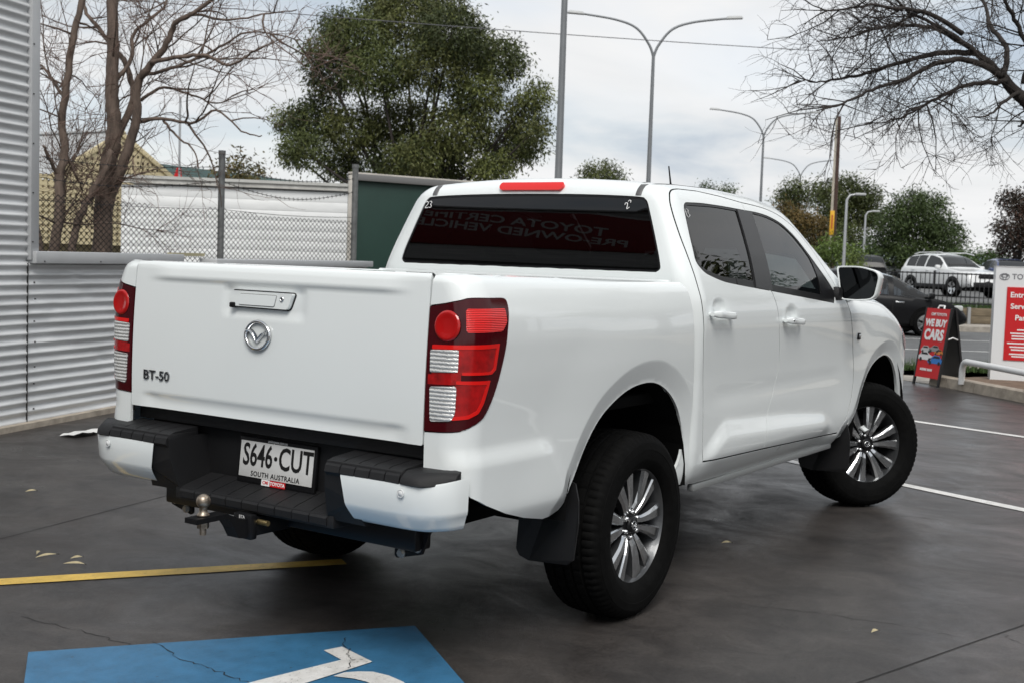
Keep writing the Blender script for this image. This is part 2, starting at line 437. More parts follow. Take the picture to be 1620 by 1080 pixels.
LRED = pm('red lamp lens', (.72, .008, .006), rough=.2, coat=.4); LREDD = pm('dark red lamp lens', (.050, .0016, .004), rough=.10, spec=.4)
LREDM = pm('deep red lamp lens', (.34, .004, .005), rough=.15, coat=.4, var=.35, vscale=25)
INT = pm('interior grey', (.035, .036, .038), rough=.7, bump=.1, bscale=400); SEAT = pm('seat fabric', (.022, .022, .024), rough=.9, bump=.3, bscale=500)
def ribbed(name, col, scale, rough=.15, metal=.6, dist=2.5, lowf=.18):
    if name in MATS: return MATS[name]
    m = bpy.data.materials.new(name); m.use_nodes = True; n = m.node_tree; b = n.nodes['Principled BSDF']
    b.inputs['Roughness'].default_value = rough; b.inputs['Metallic'].default_value = metal; b.inputs['Coat Weight'].default_value = .4
    tc = n.nodes.new('ShaderNodeTexCoord'); w = n.nodes.new('ShaderNodeTexWave'); w.bands_direction = 'Z'; w.inputs['Scale'].default_value = scale; w.inputs['Distortion'].default_value = dist; w.inputs['Detail'].default_value = 3; w.inputs['Detail Scale'].default_value = 6
    n.links.new(tc.outputs['Object'], w.inputs[0]); rp = n.nodes.new('ShaderNodeValToRGB'); rp.color_ramp.elements[0].color = (*[c*lowf for c in col], 1); rp.color_ramp.elements[1].color = (*col, 1)
    rp.color_ramp.elements[0].position = .1; rp.color_ramp.elements[1].position = .55
    n.links.new(w.outputs[0], rp.inputs[0]); n.links.new(rp.outputs[0], b.inputs['Base Color'])
    bp = n.nodes.new('ShaderNodeBump'); bp.inputs['Strength'].default_value = .6; bp.inputs['Distance'].default_value = .004; n.links.new(w.outputs[0], bp.inputs['Height']); n.links.new(bp.outputs[0], b.inputs['Normal'])
    MATS[name] = m; return m
LCLEAR = ribbed('clear lamp lens', (.74, .74, .73), 24., .12, .25, 2.2, .55); LBAR = ribbed('red ribbed lens', (.85, .012, .010), 55., .15, 0., .3, .70)
T = empty('pickup_truck', (0, 0, 0), label='large white dual cab pickup truck with black rear step bumper and alloy wheels', cat='pickup truck')
GAP = .0022
# ---- outlines on the right side, (x, z)
RD_REAR = crom([(.590, .578), (.583, .64), (.575, .74), (.563, .858), (.542, .98), (.520, 1.094), (.506, 1.20), (.496, 1.293), (.490, 1.38), (.494, 1.536), (.512, 1.673), (.535, 1.745), (.580, 1.779), (.66, 1.790)], 5)
BGAP = crom([(1.262, .562), (1.268, .63), (1.305, .72), (1.355, .80), (1.402, .885), (1.421, .96), (1.415, 1.03), (1.385, 1.12), (1.35, 1.226), (1.325, 1.276), (1.292, 1.326), (1.268, 1.37), (1.276, 1.55), (1.29, 1.763)], 5)
DTOP_R = [(.845, 1.792), (1.056, 1.781)]
FD_TOP = crom([(1.29, 1.763), (1.43, 1.757), (1.57, 1.747), (1.71, 1.724), (1.857, 1.676), (1.98, 1.600), (2.09, 1.508), (2.17, 1.42), (2.235, 1.345), (2.30, 1.31)], 4)
FD_FRONT = crom([(2.30, 1.31), (2.40, 1.235), (2.447, 1.166), (2.50, 1.07), (2.535, .981), (2.565, .877), (2.553, .74), (2.480, .61), (2.412, .555), (2.375, .528)], 5)
RD = RD_REAR+DTOP_R+BGAP[::-1][:-1]+[BGAP[0]]
FD = BGAP+FD_TOP[1:]+FD_FRONT[1:]
DLO_R = rc([(.520, 1.458, .03), (.553, 1.60, .05), (.600, 1.728, .05), (.80, 1.735, .05), (1.02, 1.733, .05), (1.283, 1.726, .003), (1.264, 1.334, .003), (1.0, 1.354, .1), (.736, 1.377, .1), (.575, 1.414, .04)])
GL_R = rc([(.532, 1.465, .03), (.563, 1.60, .05), (.612, 1.716, .05), (.93, 1.724, .1), (1.183, 1.717, .012), (1.100, 1.384, .012), (.741, 1.402, .1), (.590, 1.434, .04)])
DLO_F = rc([(1.273, 1.333, .003), (1.290, 1.726, .003), (1.43, 1.723, .1), (1.573, 1.711, .1), (1.728, 1.678, .1), (1.857, 1.612, .1), (1.966, 1.525, .1), (2.085, 1.425, .05), (2.185, 1.325, .015), (2.165, 1.262, .01)])
GL_F = rc([(1.312, 1.366, .012), (1.372, 1.715, .012), (1.573, 1.701, .1), (1.728, 1.667, .1), (1.857, 1.600, .1), (1.975, 1.498, .05), (1.995, 1.40, .05), (1.976, 1.312, .015)])
def grow(P, d): return [tuple(p) for p in shrink(P, -d)]
SEAM = pm('panel gap painted shade', (.012, .012, .012), rough=.9, spec=.05)
def gapstrip(chart, line, off=-.0016, w=.005):  # dark ribbon under each panel gap, the gap's shade put in as colour
    P, N = chart(resample(line, .012, False)); V = []
    for i in range(len(P)):
        d = P[min(i+1, len(P)-1)]-P[max(i-1, 0)]; t = np.cross(N[i], d); t /= np.linalg.norm(t)+1e-12; q = P[i]+N[i]*off
        V += [q+t*w, q-t*w]
    return mk('gap_shade_strip', V, [(2*i, 2*i+1, 2*i+3, 2*i+2) for i in range(len(P)-1)], SEAM, T, False)
for s in (-1, 1):
    side = ch_side(F_cab, s)
    for nm, outl, dlo, gl, gm in (('rear_door', RD, DLO_R, GL_R, GLASSM), ('front_door', FD, DLO_F, GL_F, GLASSF)):
        d = panel(nm, side, shrink(resample(outl, .012), GAP), PAINT, T, [dlo], step=.02, edge=.012, flange=.022)
        panel('window_frame', side, shrink(resample(dlo, .012), .0012), GLOSSB, d, [grow(resample(gl, .012), .001)], step=.03, edge=.012, flange=.012, off=-.0025)
        panel('window_glass', side, gl, gm, d, step=.05, edge=.02, flange=0, off=-.006)
    panel('pillar_trim', side, rc([(1.106, 1.350), (1.191, 1.7250), (1.365, 1.7215), (1.302, 1.334)], .003), SATINB, T, step=.03, edge=.012, flange=.004, off=.0015)
    # door handles: a dished cup behind a bar
    for nm, x0, z0, dn in (('rear_door', .545, 1.236, 0), ('front_door', 1.402, 1.189, 1)):
        dr = [o for o in T.children if o.name.startswith(nm)][-1]
        L = .225; ring = []
        for i in range(11):
            t = i/10; x = x0+.005+L*t; z = z0-.012*t; a = math.sin(math.pi*t)
            ring.append((x, z, .018+.020*min(1, a*2.2)**.5, .0165*(.55+.45*min(1, a*3.)**.5)))
        V = []; Fc = []; m = 12
        P, N = side([(r[0], r[1]) for r in ring])
        for (x, z, o_, h), p in zip(ring, P):
            for j in range(m):
                a = 2*math.pi*j/m; cs, sn = math.cos(a), math.sin(a)
                V.append((x, p[1]+s*(o_+.010*math.copysign(abs(cs)**.6, cs)), z+h*math.copysign(abs(sn)**.6, sn)))
        for i in range(10):
            for j in range(m): Fc.append((i*m+j, i*m+(j+1) % m, (i+1)*m+(j+1) % m, (i+1)*m+j))
        Fc += [tuple(range(m)), tuple(10*m+j for j in range(m))]
        h = mk('door_handle', V, Fc, PAINT, dr); h.data.set_sharp_from_angle(angle=R(50))
        for t in (.06, .94):                      # feet of the handle
            x = x0+.005+L*t; p, _ = side([(x, z0-.012*t)]); rbox('handle_foot', (x, p[0][1]+s*.010, z0-.012*t), (.020, .030, .016), PAINT, dr, .004)
        if dn:
            p, _ = side([(x0+.045, z0)]); lathe('key_barrel', [(.0, .062), (.006, .062), (.007, .055), (.007, .02)], CHROME, dr, 16, sgn=s).location = (x0+.045, p[0][1]-s*.012, z0+.001)
    gapstrip(side, RD_REAR+DTOP_R+FD_TOP); gapstrip(side, BGAP); gapstrip(side, FD_FRONT); gapstrip(side, [(.592, .576), (1.263, .559), (2.38, .525)])
    # front wing, side badge
    zt = lambda x: float(_zh(x))-.052
    wing = [(x+.0055, z) for x, z in FD_FRONT[::-1] if z < 1.30]
    wing += [(2.345, 1.292), (2.45, zt(2.45)), (2.7, zt(2.7)), (2.95, zt(2.95)), (3.2, zt(3.2)), (3.4, zt(3.4)), (3.55, zt(3.55)), (3.64, 1.00), (3.70, .93), (3.71, .80), (3.70, .56), (3.63, .52)]
    wing += FARCH[::-1][2:-4]+[(2.60, .50), (2.46, .47), (2.385, .475)]
    wg = panel('front_wing', ch_side(F_front, s), wing, PAINT, T, step=.02, edge=.012, flange=.014, feats=[offset_line(FARCH, d_) for d_ in (.084, .091, .098)])
    p, n_ = ch_side(F_front, s)([(2.604, 1.067)]); p = p[0]
    rbox('side_marker', (2.604, p[1]+s*.002, 1.067), (.042, .016, .040), GLOSSB, wg, .006)
    rbox('side_badge', (2.604, p[1]+s*.009, 1.069), (.026, .006, .022), CHROME, wg, .003)
    # sill
    sl = [(.475, .482), (.60, .470), (1.2, .462), (2.0, .458), (2.40, .460), (2.395, .518), (2.385, .5215), (1.265, .556), (.592, .572), (.545, .572), (.47, .56)]
    panel('sill', side, sl, PAINT, T, step=.025, edge=.02, flange=.05)
    # mirror
    mr = empty('door_mirror'); mr.parent = T
    shell = MB(); m_ = 22; rows = []
    face = rc([(-.895, 1.466, .018), (-1.02, 1.470, .05), (-1.135, 1.440, .045), (-1.108, 1.292, .035), (-1.02, 1.280, .05), (-.925, 1.284, .02)], .03, 6)
    fc = np.array([(abs(a), b) for a, b in face]); ce = fc.mean(0)
    for dx, k in ((0, .93), (-.006, 1.), (.025, 1.015), (.07, .99), (.115, .90), (.15, .70), (.165, .35)):
        rows.append([(2.235+dx+.25*(abs(q[0])-.98)*.35, s*(ce[0]+(q[0]-ce[0])*k), ce[1]+(q[1]-ce[1])*k) for q in fc])
    n = len(fc); V = [p for r_ in rows for p in r_]; Fc = [(i*n+j, i*n+(j+1) % n, (i+1)*n+(j+1) % n, (i+1)*n+j) for i in range(len(rows)-1) for j in range(n)]+[tuple((len(rows)-1)*n+j for j in range(n))]
    mk('mirror_shell', V, Fc, PAINT, mr)
    inner = [(2.238+.25*(abs(q[0])-.98)*.35, s*(ce[0]+(q[0]-ce[0])*.925), ce[1]+(q[1]-ce[1])*.925) for q in fc]
    mk('mirror_glass', inner, [tuple(range(n))], pm('mirror glass', (.030, .032, .034), rough=.03, metal=1.), mr, False)
    rbox('mirror_arm', (2.235, s*.885, 1.315), (.12, .10, .075), BLACKP, mr, .02)
# ---- cab shell in one piece: roof, pillars, rear panel
def s3(F, s, pts): return [tuple(q) for q in ch_side(F, s)(pts)[0]]
op = []                                    # right boundary of the door opening as 3-D points, from sill to cowl
edge_r = [(x-.0005, z) for x, z in RD_REAR]
open_xz = [(p[0], p[1]) for p in shrink(resample(edge_r+DTOP_R+FD_TOP, .012, False).tolist()+[(2.3, .6), (.6, .5)], -GAP)[:-2]]
rear_strip = [(.452, .485), (.452, .70), (.448, .95), (.440, 1.12)]
R3 = []
yrear = [(0, 1.14), (-.25, 1.14), (-.5, 1.14), (-.70, 1.14), (-.80, 1.14)]
R3 += [tuple(q) for q in ch_rear(F_cab)(yrear)[0]]
R3 += s3(F_cab, -1, rear_strip[::-1]) + s3(F_cab, -1, [(.50, .485), (.575, .500)])
R3 += s3(F_cab, -1, open_xz)
R3 += s3(F_cab, -1, [(2.38, 1.27)])
def ch_fwd(U):
    U = np.asarray(U, float); n = len(U)
    return cast(F_cab, np.stack([np.full(n, 1.2), U[:, 0], U[:, 1]], 1), np.tile([1., 0, 0], (n, 1)), 2.4)
R3 += [tuple(q) for q in ch_fwd([(-.74, 1.235), (-.5, 1.225), (-.25, 1.22), (0, 1.22)])[0]]
loop = [cab_inv(p) for p in R3]+[cab_inv((p[0], -p[1], p[2])) for p in R3[::-1][1:-1]]
RG = [(.722, 1.422), (.70, 1.412), (.35, 1.410), (0, 1.409)]
rg = [(.0, 1.4095), (.35, 1.4095), (.68, 1.4105), (.712, 1.413), (.728, 1.424), (.729, 1.44), (.715, 1.49), (.675, 1.60), (.640, 1.69), (.627, 1.720), (.612, 1.736), (.585, 1.745), (.45, 1.752), (.25, 1.757), (0, 1.759)]
rear_gl = crom(rg, 3)+[(-a, b) for a, b in crom(rg, 3)[::-1][1:-1]]
ws = [(.0, 1.262), (.4, 1.265), (.66, 1.29), (.70, 1.32), (.69, 1.45), (.66, 1.60), (.63, 1.72), (.59, 1.762), (.45, 1.775), (.2, 1.782), (0, 1.784)]
ws_gl = crom(ws, 3)+[(-a, b) for a, b in crom(ws, 3)[::-1][1:-1]]
h1 = [cab_inv(p) for p in ch_rear(F_cab)(rear_gl)[0]]; h2 = [cab_inv(p) for p in ch_fwd(ws_gl)[0]]
shell = panel('cab_shell', ch_cab, loop, PAINT, T, [h1, h2], step=.022, edge=.012, flange=.02)
rgo = panel('rear_window', ch_rear(F_cab), shrink(resample(rear_gl, .015), .009), GLASSR, T, step=.06, edge=.02, flange=0, off=-.006)
panel('window_seal', ch_rear(F_cab), shrink(resample(rear_gl, .012), .0008), GLOSSB, T, [shrink(resample(rear_gl, .012), .0095)], step=.05, edge=.012, flange=.02, off=-.004)
panel('headliner', ch_cab, loop, INT, T, [h1, h2], step=.07, edge=.03, flange=0, off=-.045)
panel('windscreen', ch_fwd, shrink(resample(ws_gl, .015), .002), GLASSF, T, step=.06, edge=.02, flange=0, off=-.005)
for s in (-1, 1):                            # grey drip mouldings on the roof
    pts = [(.500, .562, None), (.505, .566, None)]
    U = crom([(.60, s*.590), (.75, s*.588), (1.1, s*.592), (1.5, s*.588), (1.8, s*.572)], 8)
    V = []; Fc = []
    back = [tuple(q) for q in ch_rear(F_cab)([(s*.575, z) for z in (1.752, 1.765, 1.778, 1.79, 1.80)])[0]]
    backn = ch_rear(F_cab)([(s*.575, z) for z in (1.752, 1.765, 1.778, 1.79, 1.80)])
    topn = ch_top(F_cab, 1.5)(U)
    Pp = np.vstack([backn[0], topn[0]]); Nn = np.vstack([backn[1], topn[1]])
    for p, n_ in zip(Pp, Nn):
        for dy, h in ((-.015, .0005), (-.012, .0035*(p[0] < .6)), (.012, .0035*(p[0] < .6)), (.015, .0005)): V.append((p[0]+n_[0]*h, p[1]+n_[1]*h+dy, p[2]+n_[2]*h))
    for i in range(len(Pp)-1):
        for j in range(3): Fc.append((i*4+j, i*4+j+1, i*4+j+5, i*4+j+4))
    mk('roof_moulding', V, Fc, pm('grey moulding', (.10, .10, .102), rough=.5), T)
# high stop lamp
bl = rc([(.168, 1.772, .012), (.182, 1.786, .01), (.176, 1.804, .014), (-.176, 1.804, .014), (-.182, 1.786, .01), (-.168, 1.772, .012)], .01)
bo = panel('high_stop_lamp', ch_rear(F_cab), bl, LRED, T, step=.02, edge=.012, flange=.02, off=.014)
tube('aerial', [(1.354, -.30, 1.84), (1.345, -.30, 1.868), (1.318, -.30, 1.95)], [.009, .005, .0035], GLOSSB, T, 8)
# ---- bed sides and lamps, chart (s, z)
LAMP = [(-.2565, .876), (-.193, .878), (-.125, .884), (-.082, .901), (-.034, .928), (.001, .972), (.026, 1.027), (.047, 1.092), (.061, 1.148), (.074, 1.227), (.084, 1.283), (.080, 1.312), (.060, 1.318), (.019, 1.318), (-.093, 1.318), (-.135, 1.310), (-.19, 1.299), (-.2565, 1.287)]
LAMP = LAMP[:1]+crom(LAMP[1:-1], 3)+LAMP[-1:]
bed = [(-.2550, .745), (-.2550, .872)]+[(a, b) for a, b in shrink(LAMP, -.0022)[1:-1]]+[(-.2550, 1.291), (-.2550, 1.375), (-.2540, 1.389)]
bed += [(-.1, 1.394), (.1, 1.394), (.5, 1.387), (1.0, 1.380), (1.465, 1.372), (1.475, 1.31), (1.492, 1.17), (1.522, .95), (1.552, .70), (1.555, .49), (1.46, .492)]
bed += [(x-BX, z) for x, z in RARCH[::-1]]+[(.386, .521), (.25, .548), (.118, .585), (.0, .630), (-.08, .665), (-.12, .70), (-.15, .745)]
for s in (-1, 1):
    chb = ch_bed(s)
    bs = panel('bed_side', chb, bed, PAINT, T, step=.018, edge=.012, flange=.012, feats=[[(x-BX, z) for x, z in offset_line(RARCH, d_)] for d_ in (.084, .091, .098)])
    # rail cap and inner wall
    U = [(-.2545, 1.3893), (-.15, 1.393), (-.05, 1.3942), (.1, 1.394), (.5, 1.387), (1.0, 1.380), (1.465, 1.372)]
    P, N = chb(np.array(resample(U, .03, False))); V = []; Fc = []
    for p in P:
        zc_ = 1.397-.024*min(1, max(0, (p[0]+1.2)/1.6)); yy = abs(p[1])
        for w_, z_ in ((0, p[2]), (.012, zc_), (.07, zc_-.001), (.082, zc_-.012), (.085, .95)): V.append((max(p[0], -1.16) if w_ > .06 else p[0], s*min(max(yy-w_, .70), yy), z_))
    for i in range(len(P)-1):
        for j in range(4): Fc.append((i*5+j, i*5+j+1, i*5+j+6, i*5+j+5))
    mk('bed_rail', V, Fc, PAINT, T).data.set_sharp_from_angle(angle=R(40))
    # tail lamp: housing and lens pieces
    lp = panel('tail_light', chb, shrink(resample(LAMP, .012), .0012), LREDD, T, step=.02, edge=.012, flange=.02, off=.003)
    def lens(nm, pts, mt, off, r=.01): panel(nm, chb, rc(pts, r), mt, lp, step=.016, edge=.008, flange=.004, off=off)
    lens('lamp_lens', [(-.115, 1.283), (.062, 1.285), (.066, 1.24), (.040, 1.210), (-.112, 1.207)], LBAR, .0045)
    c1 = [(-.234, 1.163), (.022, 1.171), (.010, 1.085), (-.012, 1.071), (-.122, 1.069), (-.234, 1.066)]
    lens('lamp_lens', c1, LREDM, .0040); lens('lamp_lens', [(-.246, 1.066), (-.125, 1.070), (-.125, 1.038), (-.246, 1.033)], LREDM, .0040, .002)
    c2 = [(-.140, 1.050), (-.016, 1.051), (-.042, .975), (-.062, .943), (-.098, .926), (-.152, .920)]
    lens('lamp_lens', c2, LREDM, .0040)
    # bright light guides round the two red fields
    lens('light_guide', [(-.234, 1.163), (.022, 1.171), (.010, 1.085), (-.012, 1.071), (-.122, 1.069), (-.122, 1.078), (-.017, 1.080), (-.002, 1.090), (.006, 1.157), (-.234, 1.149)], LRED, .0058, .004)
    lens('light_guide', [(-.140, 1.050), (-.016, 1.051), (-.042, .975), (-.062, .943), (-.098, .926), (-.152, .920), (-.152, .931), (-.102, .937), (-.070, .952), (-.055, .978), (-.033, 1.038), (-.140, 1.039)], LRED, .0058, .004)
    lens('clear_lens', [(-.240, 1.146), (-.134, 1.151), (-.135, 1.079), (-.237, 1.073)], LCLEAR, .0066, .006)
    lens('clear_lens', [(-.236, 1.026), (-.138, 1.032), (-.141, .945), (-.152, .918), (-.230, .911)], LCLEAR, .0066, .010)
    gapstrip(chb, [(-.2565, .80), (-.2565, 1.0), (-.2565, 1.2), (-.2565, 1.375)], -.012, .012)
    # round stop lamp dome
    P, N = chb([(-.178, 1.226)]); p = Vector(P[0]); nn = Vector(N[0]); u, v = frame_of(nn); V = [p+nn*.0050]; Fc = []; k = 28
    prof_ = [(.010, .0052), (.020, .0058), (.030, .0070), (.038, .0086), (.043, .0090), (.047, .0078), (.051, .0035)]
    for r_, h in prof_:
        for j in range(k):
            a = 2*math.pi*j/k; V.append(p+nn*h+(u*math.cos(a)+v*math.sin(a))*r_)
    Fc = [(0, 1+(j+1) % k, 1+j) for j in range(k)]+[(1+i*k+j, 1+i*k+(j+1) % k, 1+(i+1)*k+(j+1) % k, 1+(i+1)*k+j) for i in range(len(prof_)-1) for j in range(k)]
    mk('stop_lamp_dome', V, Fc, pm('stop lamp red', (.42, .004, .004), rough=.15, coat=.3), lp)
# ---- tailgate, chart (y, z)
def F_tg(P):
    x, y, z = P[:, 0], np.abs(P[:, 1]), P[:, 2]
    xr = -1.233+.10*np.maximum(z-.90, 0)**2+.10*np.maximum(y-.5, 0)**3
    f1 = 1-sstep(.52, .68, y); f2 = 1-sstep(.60, .69, y)
    ridge = np.where(z > 1.343, np.clip(1-(z-1.343)/.05, 0, 1)**.8, 1-sstep(0, .026, 1.343-z))
    xr = xr-.010*f1*ridge
    zl = .872+.03*np.maximum(y-.55, 0)
    low = 1-sstep(-.012, .010, z-zl)
    xr = xr+.009*f2*low*(1-.5*(1-sstep(.80, .86, z)))
    hc = (sstep(-.20, -.155, P[:, 1])*(1-sstep(.205, .25, P[:, 1])))*sstep(1.195, 1.235, z)*(1-sstep(1.300, 1.318, z))
    xr = xr+.006*hc
    return rmax(xr-x, z-1.3975, .022)
tgo = rc([(-.7315, .826, .006), (.7315, .826, .006), (.7335, .95, .05), (.7345, 1.20, .05), (.7335, 1.30, .05), (.7305, 1.3945, .008), (-.7305, 1.3945, .008), (-.7335, 1.30, .05), (-.7345, 1.20, .05), (-.7335, .95, .05)])
tg = panel('tailgate', ch_rear(F_tg, -1.0), tgo, PAINT, T, step=.02, edge=.014, flange=.03)
mk('tailgate_top', [(-1.195, -.734, 1.3945), (-1.195, .734, 1.3945), (-1.150, .734, 1.3955), (-1.150, -.734, 1.3955), (-1.145, .734, .95), (-1.145, -.734, .95)], [(0, 1, 2, 3), (3, 2, 4, 5)], PAINT, tg, False)
def tgp(y, z, off=0.):
    p, n_ = ch_rear(F_tg, -1.0)([(y, z)]); return Vector(p[0])+Vector(n_[0])*off, Vector(n_[0])
# handle
hb = rc([(.184, 1.301, .008), (-.130, 1.300, .012), (-.108, 1.241, .012), (.181, 1.243, .008)])
panel('handle_surround', ch_rear(F_tg, -1.0), grow(hb, .004), GLOSSB, tg, step=.03, edge=.01, flange=.006, off=.004)
panel('tailgate_handle', ch_rear(F_tg, -1.0), hb, PAINT, tg, step=.02, edge=.01, flange=.022, off=.020)
hp = rc([(.132, 1.288, .006), (-.052, 1.288, .006), (-.043, 1.2495, .006), (.136, 1.2495, .006)])
panel('handle_flap', ch_rear(F_tg, -1.0), hp, PAINT, tg, step=.02, edge=.008, flange=.004, off=.0235)
panel('handle_gap', ch_rear(F_tg, -1.0), grow(hp, .0022), pm('shadow gap grey', (.2, .2, .2), rough=.5), tg, step=.03, edge=.008, flange=.001, off=.0208)
p, n_ = tgp(-.079, 1.277, .0205); u, v = frame_of(n_)
k = 20; V = []; Fc = []
for r_, h in ((.010, 0), (.009, .003), (.0055, .0032), (.005, -.001)):
    for j in range(k): a = 2*math.pi*j/k; V.append(p+n_*h+(u*math.cos(a)+v*math.sin(a))*r_)
Fc = [(i*k+j, i*k+(j+1) % k, (i+1)*k+(j+1) % k, (i+1)*k+j) for i in range(3) for j in range(k)]
mk('lock_ring', V, Fc, CHROME, tg); mk('lock_core', [p+n_*.0005+(u*math.cos(2*math.pi*j/k)+v*math.sin(2*math.pi*j/k))*.0055 for j in range(k)], [tuple(range(k))], GLOSSB, tg)
rbox('reversing_camera', tuple(tgp(.168, 1.246, .018)[0]), (.020, .026, .020), GLOSSB, tg, .005)
# emblem: oval ring with a winged centre; built flat in (a, b) with height, then set on a surface point
def emblem(name, parent, p, n_, rad, mat, updir=(0, 0, 1)):
    n_ = Vector(n_).normalized(); up = Vector(updir); b = (up-n_*up.dot(n_)).normalized(); a = b.cross(n_)
    mb = MB(); k = 48; m = 8
    def P(x, y, h): return Vector(p)+a*x*rad+b*y*rad+n_*h*rad
    ring = []
    for j in range(k):
        t = 2*math.pi*j/k; ring.append((math.cos(t)*1.0*(1+.02*math.cos(4*t)), math.sin(t)*.84-(.02 if math.sin(t) < 0 else 0)))
    V = []; Fc = []
    for x, y in ring:
        for i in range(m):
            q = 2*math.pi*i/m; w = .105; V.append(P(x*(1-w+w*math.cos(q)), y*(1-w*1.1+w*1.1*math.cos(q)), .10+.10*math.sin(q)))
    for j in range(k):
        for i in range(m): Fc.append((j*m+i, j*m+(i+1) % m, ((j+1) % k)*m+(i+1) % m, ((j+1) % k)*m+i))
    mb.add(V, Fc)
    for sg in (-1, 1):                        # one wing: a ridge swept from the rim down to the middle
        top = crom([(-.93, .34), (-.66, .34), (-.36, .22), (-.12, -.02), (0, -.16)], 5); bot = crom([(-.80, .06), (-.62, .05), (-.38, -.08), (-.16, -.30), (0, -.46)], 5)
        V = []; Fc = []; nn = len(top)
        for (x1, y1), (x2, y2) in zip(top, bot):
            V += [P(-sg*x1, y1, .03), P(-sg*(x1+x2)/2, (y1+y2)/2, .26), P(-sg*x2, y2, .03)]
        for i in range(nn-1): Fc += [(i*3, i*3+1, i*3+4, i*3+3), (i*3+1, i*3+2, i*3+5, i*3+4)]
        mb.add(V, Fc)
    o = mb.build(name, mat, parent, True); o.data.set_sharp_from_angle(angle=R(60)); return o
p, n_ = tgp(.039, 1.143, .001); emblem('emblem', tg, p, n_, .066, CHROME)
p, n_ = tgp(.585, .952, .002)
text('badge_lettering', 'BT-50', .052, pm('dark chrome', (.22, .22, .23), rough=.15, metal=1.), tg, basis(p, (0, -1, 0), (0, 0, 1)), ext=.0035, bold=.0002, sx=1.18)
# chalk marks on the glass
CHALK = pm('white marker ink', (.85, .85, .85), rough=.6)
def stroke(name, parent, strokes, fn, r=.0022):
    mb = MB()
    for st in strokes: mb.tube([fn(*q) for q in crom(st, 4)], r, 5)
    return mb.build(name, CHALK, parent, True)
two = [(0, .8), (.25, 1), (.5, .8), (.4, .5), (0, 0), (.55, 0)]; three = [(.75, .95), (1.05, 1), (1.2, .8), (1.0, .55), (1.2, .3), (1.05, .02), (.7, .08)]
def rgf(y0, z0, sc, rot):
    def f(a, b):
        c_, s_ = math.cos(rot), math.sin(rot); a, b = a*c_-b*s_, a*s_+b*c_
        P, N = ch_rear(F_cab)([(y0-a*sc, z0+b*sc)]); return Vector(P[0])-Vector(N[0])*.004
    return f
stroke('marker_writing', rgo, [two, three], rgf(.628, 1.690, .032, 0)); stroke('marker_writing', rgo, [two, three[:4]], rgf(-.525, 1.690, .028, .6))
def sdf(x0, z0, sc):
    def f(a, b): P, N = ch_side(F_cab, -1)([(x0+a*sc, z0+b*sc)]); return Vector(P[0])-Vector(N[0])*.003
    return f
rdo = [o for o in T.children if o.name.startswith('rear_door')][0]
stroke('marker_writing', rdo, [[(0, 1), (0, 0), (.3, -.1)], [(.5, 1), (.9, .9), (.6, .5), (.9, .2), (.4, 0)]], sdf(.605, 1.665, .034), .0012)
# ---- hood and nose
P, _ = ch_side(F_front, -1)([(x, float(_zh(x))-.050) for x in np.linspace(2.40, 3.56, 24)])
ho = [(p[0], p[1]) for p in P]; ho = ho+[(3.70, -.66), (3.80, -.40), (3.84, 0.), (3.80, .40), (3.70, .66)]+[(x, -y) for x, y in ho[::-1]]
panel('bonnet', ch_top(F_front, .6), ho, PAINT, T, step=.035, edge=.03, flange=.02)
def ch_nose(U):
    U = np.asarray(U, float); n = len(U)
    return cast(F_front, np.stack([np.full(n, 3.0), U[:, 0], U[:, 1]], 1), np.tile([1., 0, 0], (n, 1)), 1.5)
nose = panel('front_bumper', ch_nose, rc([(-.86, .46), (.86, .46), (.84, .93), (.70, 1.02), (.35, 1.05), (0, 1.055), (-.35, 1.05), (-.70, 1.02), (-.84, .93)], .03), PAINT, T, step=.04, edge=.03, flange=.04)
gr = panel('grille', ch_nose, rc([(-.46, .72), (.46, .72), (.56, .95), (.40, 1.0), (-.40, 1.0), (-.56, .95)], .04), GLOSSB, T, step=.04, edge=.03, flange=.02, off=.004)
for i in range(5): panel('grille_bar', ch_nose, rc([(-.44+.01*i, .745+.048*i), (.44-.01*i, .745+.048*i), (.44-.01*i, .757+.048*i), (-.44+.01*i, .757+.048*i)], .003), ALLOYD, gr, step=.04, edge=.03, flange=.006, off=.012)
panel('lower_intake', ch_nose, rc([(-.50, .50), (.50, .50), (.55, .62), (-.55, .62)], .03), GLOSSB, nose, step=.05, edge=.04, flange=.01, off=.003)
HEADL = ribbed('headlamp lens', (.30, .31, .33), 20., .1, .7)
for s in (-1, 1):
    panel('headlamp', ch_side(F_front, s), rc([(3.50, 1.045), (3.56, .985), (3.66, .94), (3.69, .985), (3.62, 1.045), (3.55, 1.085)], .01), HEADL, T, step=.02, edge=.015, flange=.02, off=.004)
    panel('headlamp', ch_nose, rc([(s*.60, .93), (s*.80, .92), (s*.80, 1.0), (s*.62, .99)], .015), HEADL, T, step=.02, edge=.015, flange=.02, off=.004)
# ---- dark body core, wheel housings, underbody, bed floor
def core_arch(name, cx, r0, zc, y0, y1, s):
    mb = MB(); k = 18; A = [(cx+r0*math.cos(t), zc+r0*math.sin(t)) for t in np.linspace(-.02, math.pi+.02, k)]
    for (x1, z1), (x2, z2) in zip(A[:-1], A[1:]): mb.quad((x1, s*y0, z1), (x2, s*y0, z2), (x2, s*y1, z2), (x1, s*y1, z1))
    mb.add([(x, s*y0, z) for x, z in A], [tuple(range(k))]); return mb.build(name, DARK, T)
for s in (-1, 1):
    core_arch('wheel_housing', -.07, .50, .50, .42, .895, s); core_arch('wheel_housing', 3.17, .50, .47, .40, .885, s)
rbox('chassis_frame', (1.2, 0, .50), (4.6, .95, .16), DARK, T, .02); rbox('bed_floor', (-.385, 0, .88), (1.58, 1.62, .05), DARK, T, .01)
rbox('cab_floor', (1.52, 0, .50), (2.0, 1.62, .10), DARK, T, .02)
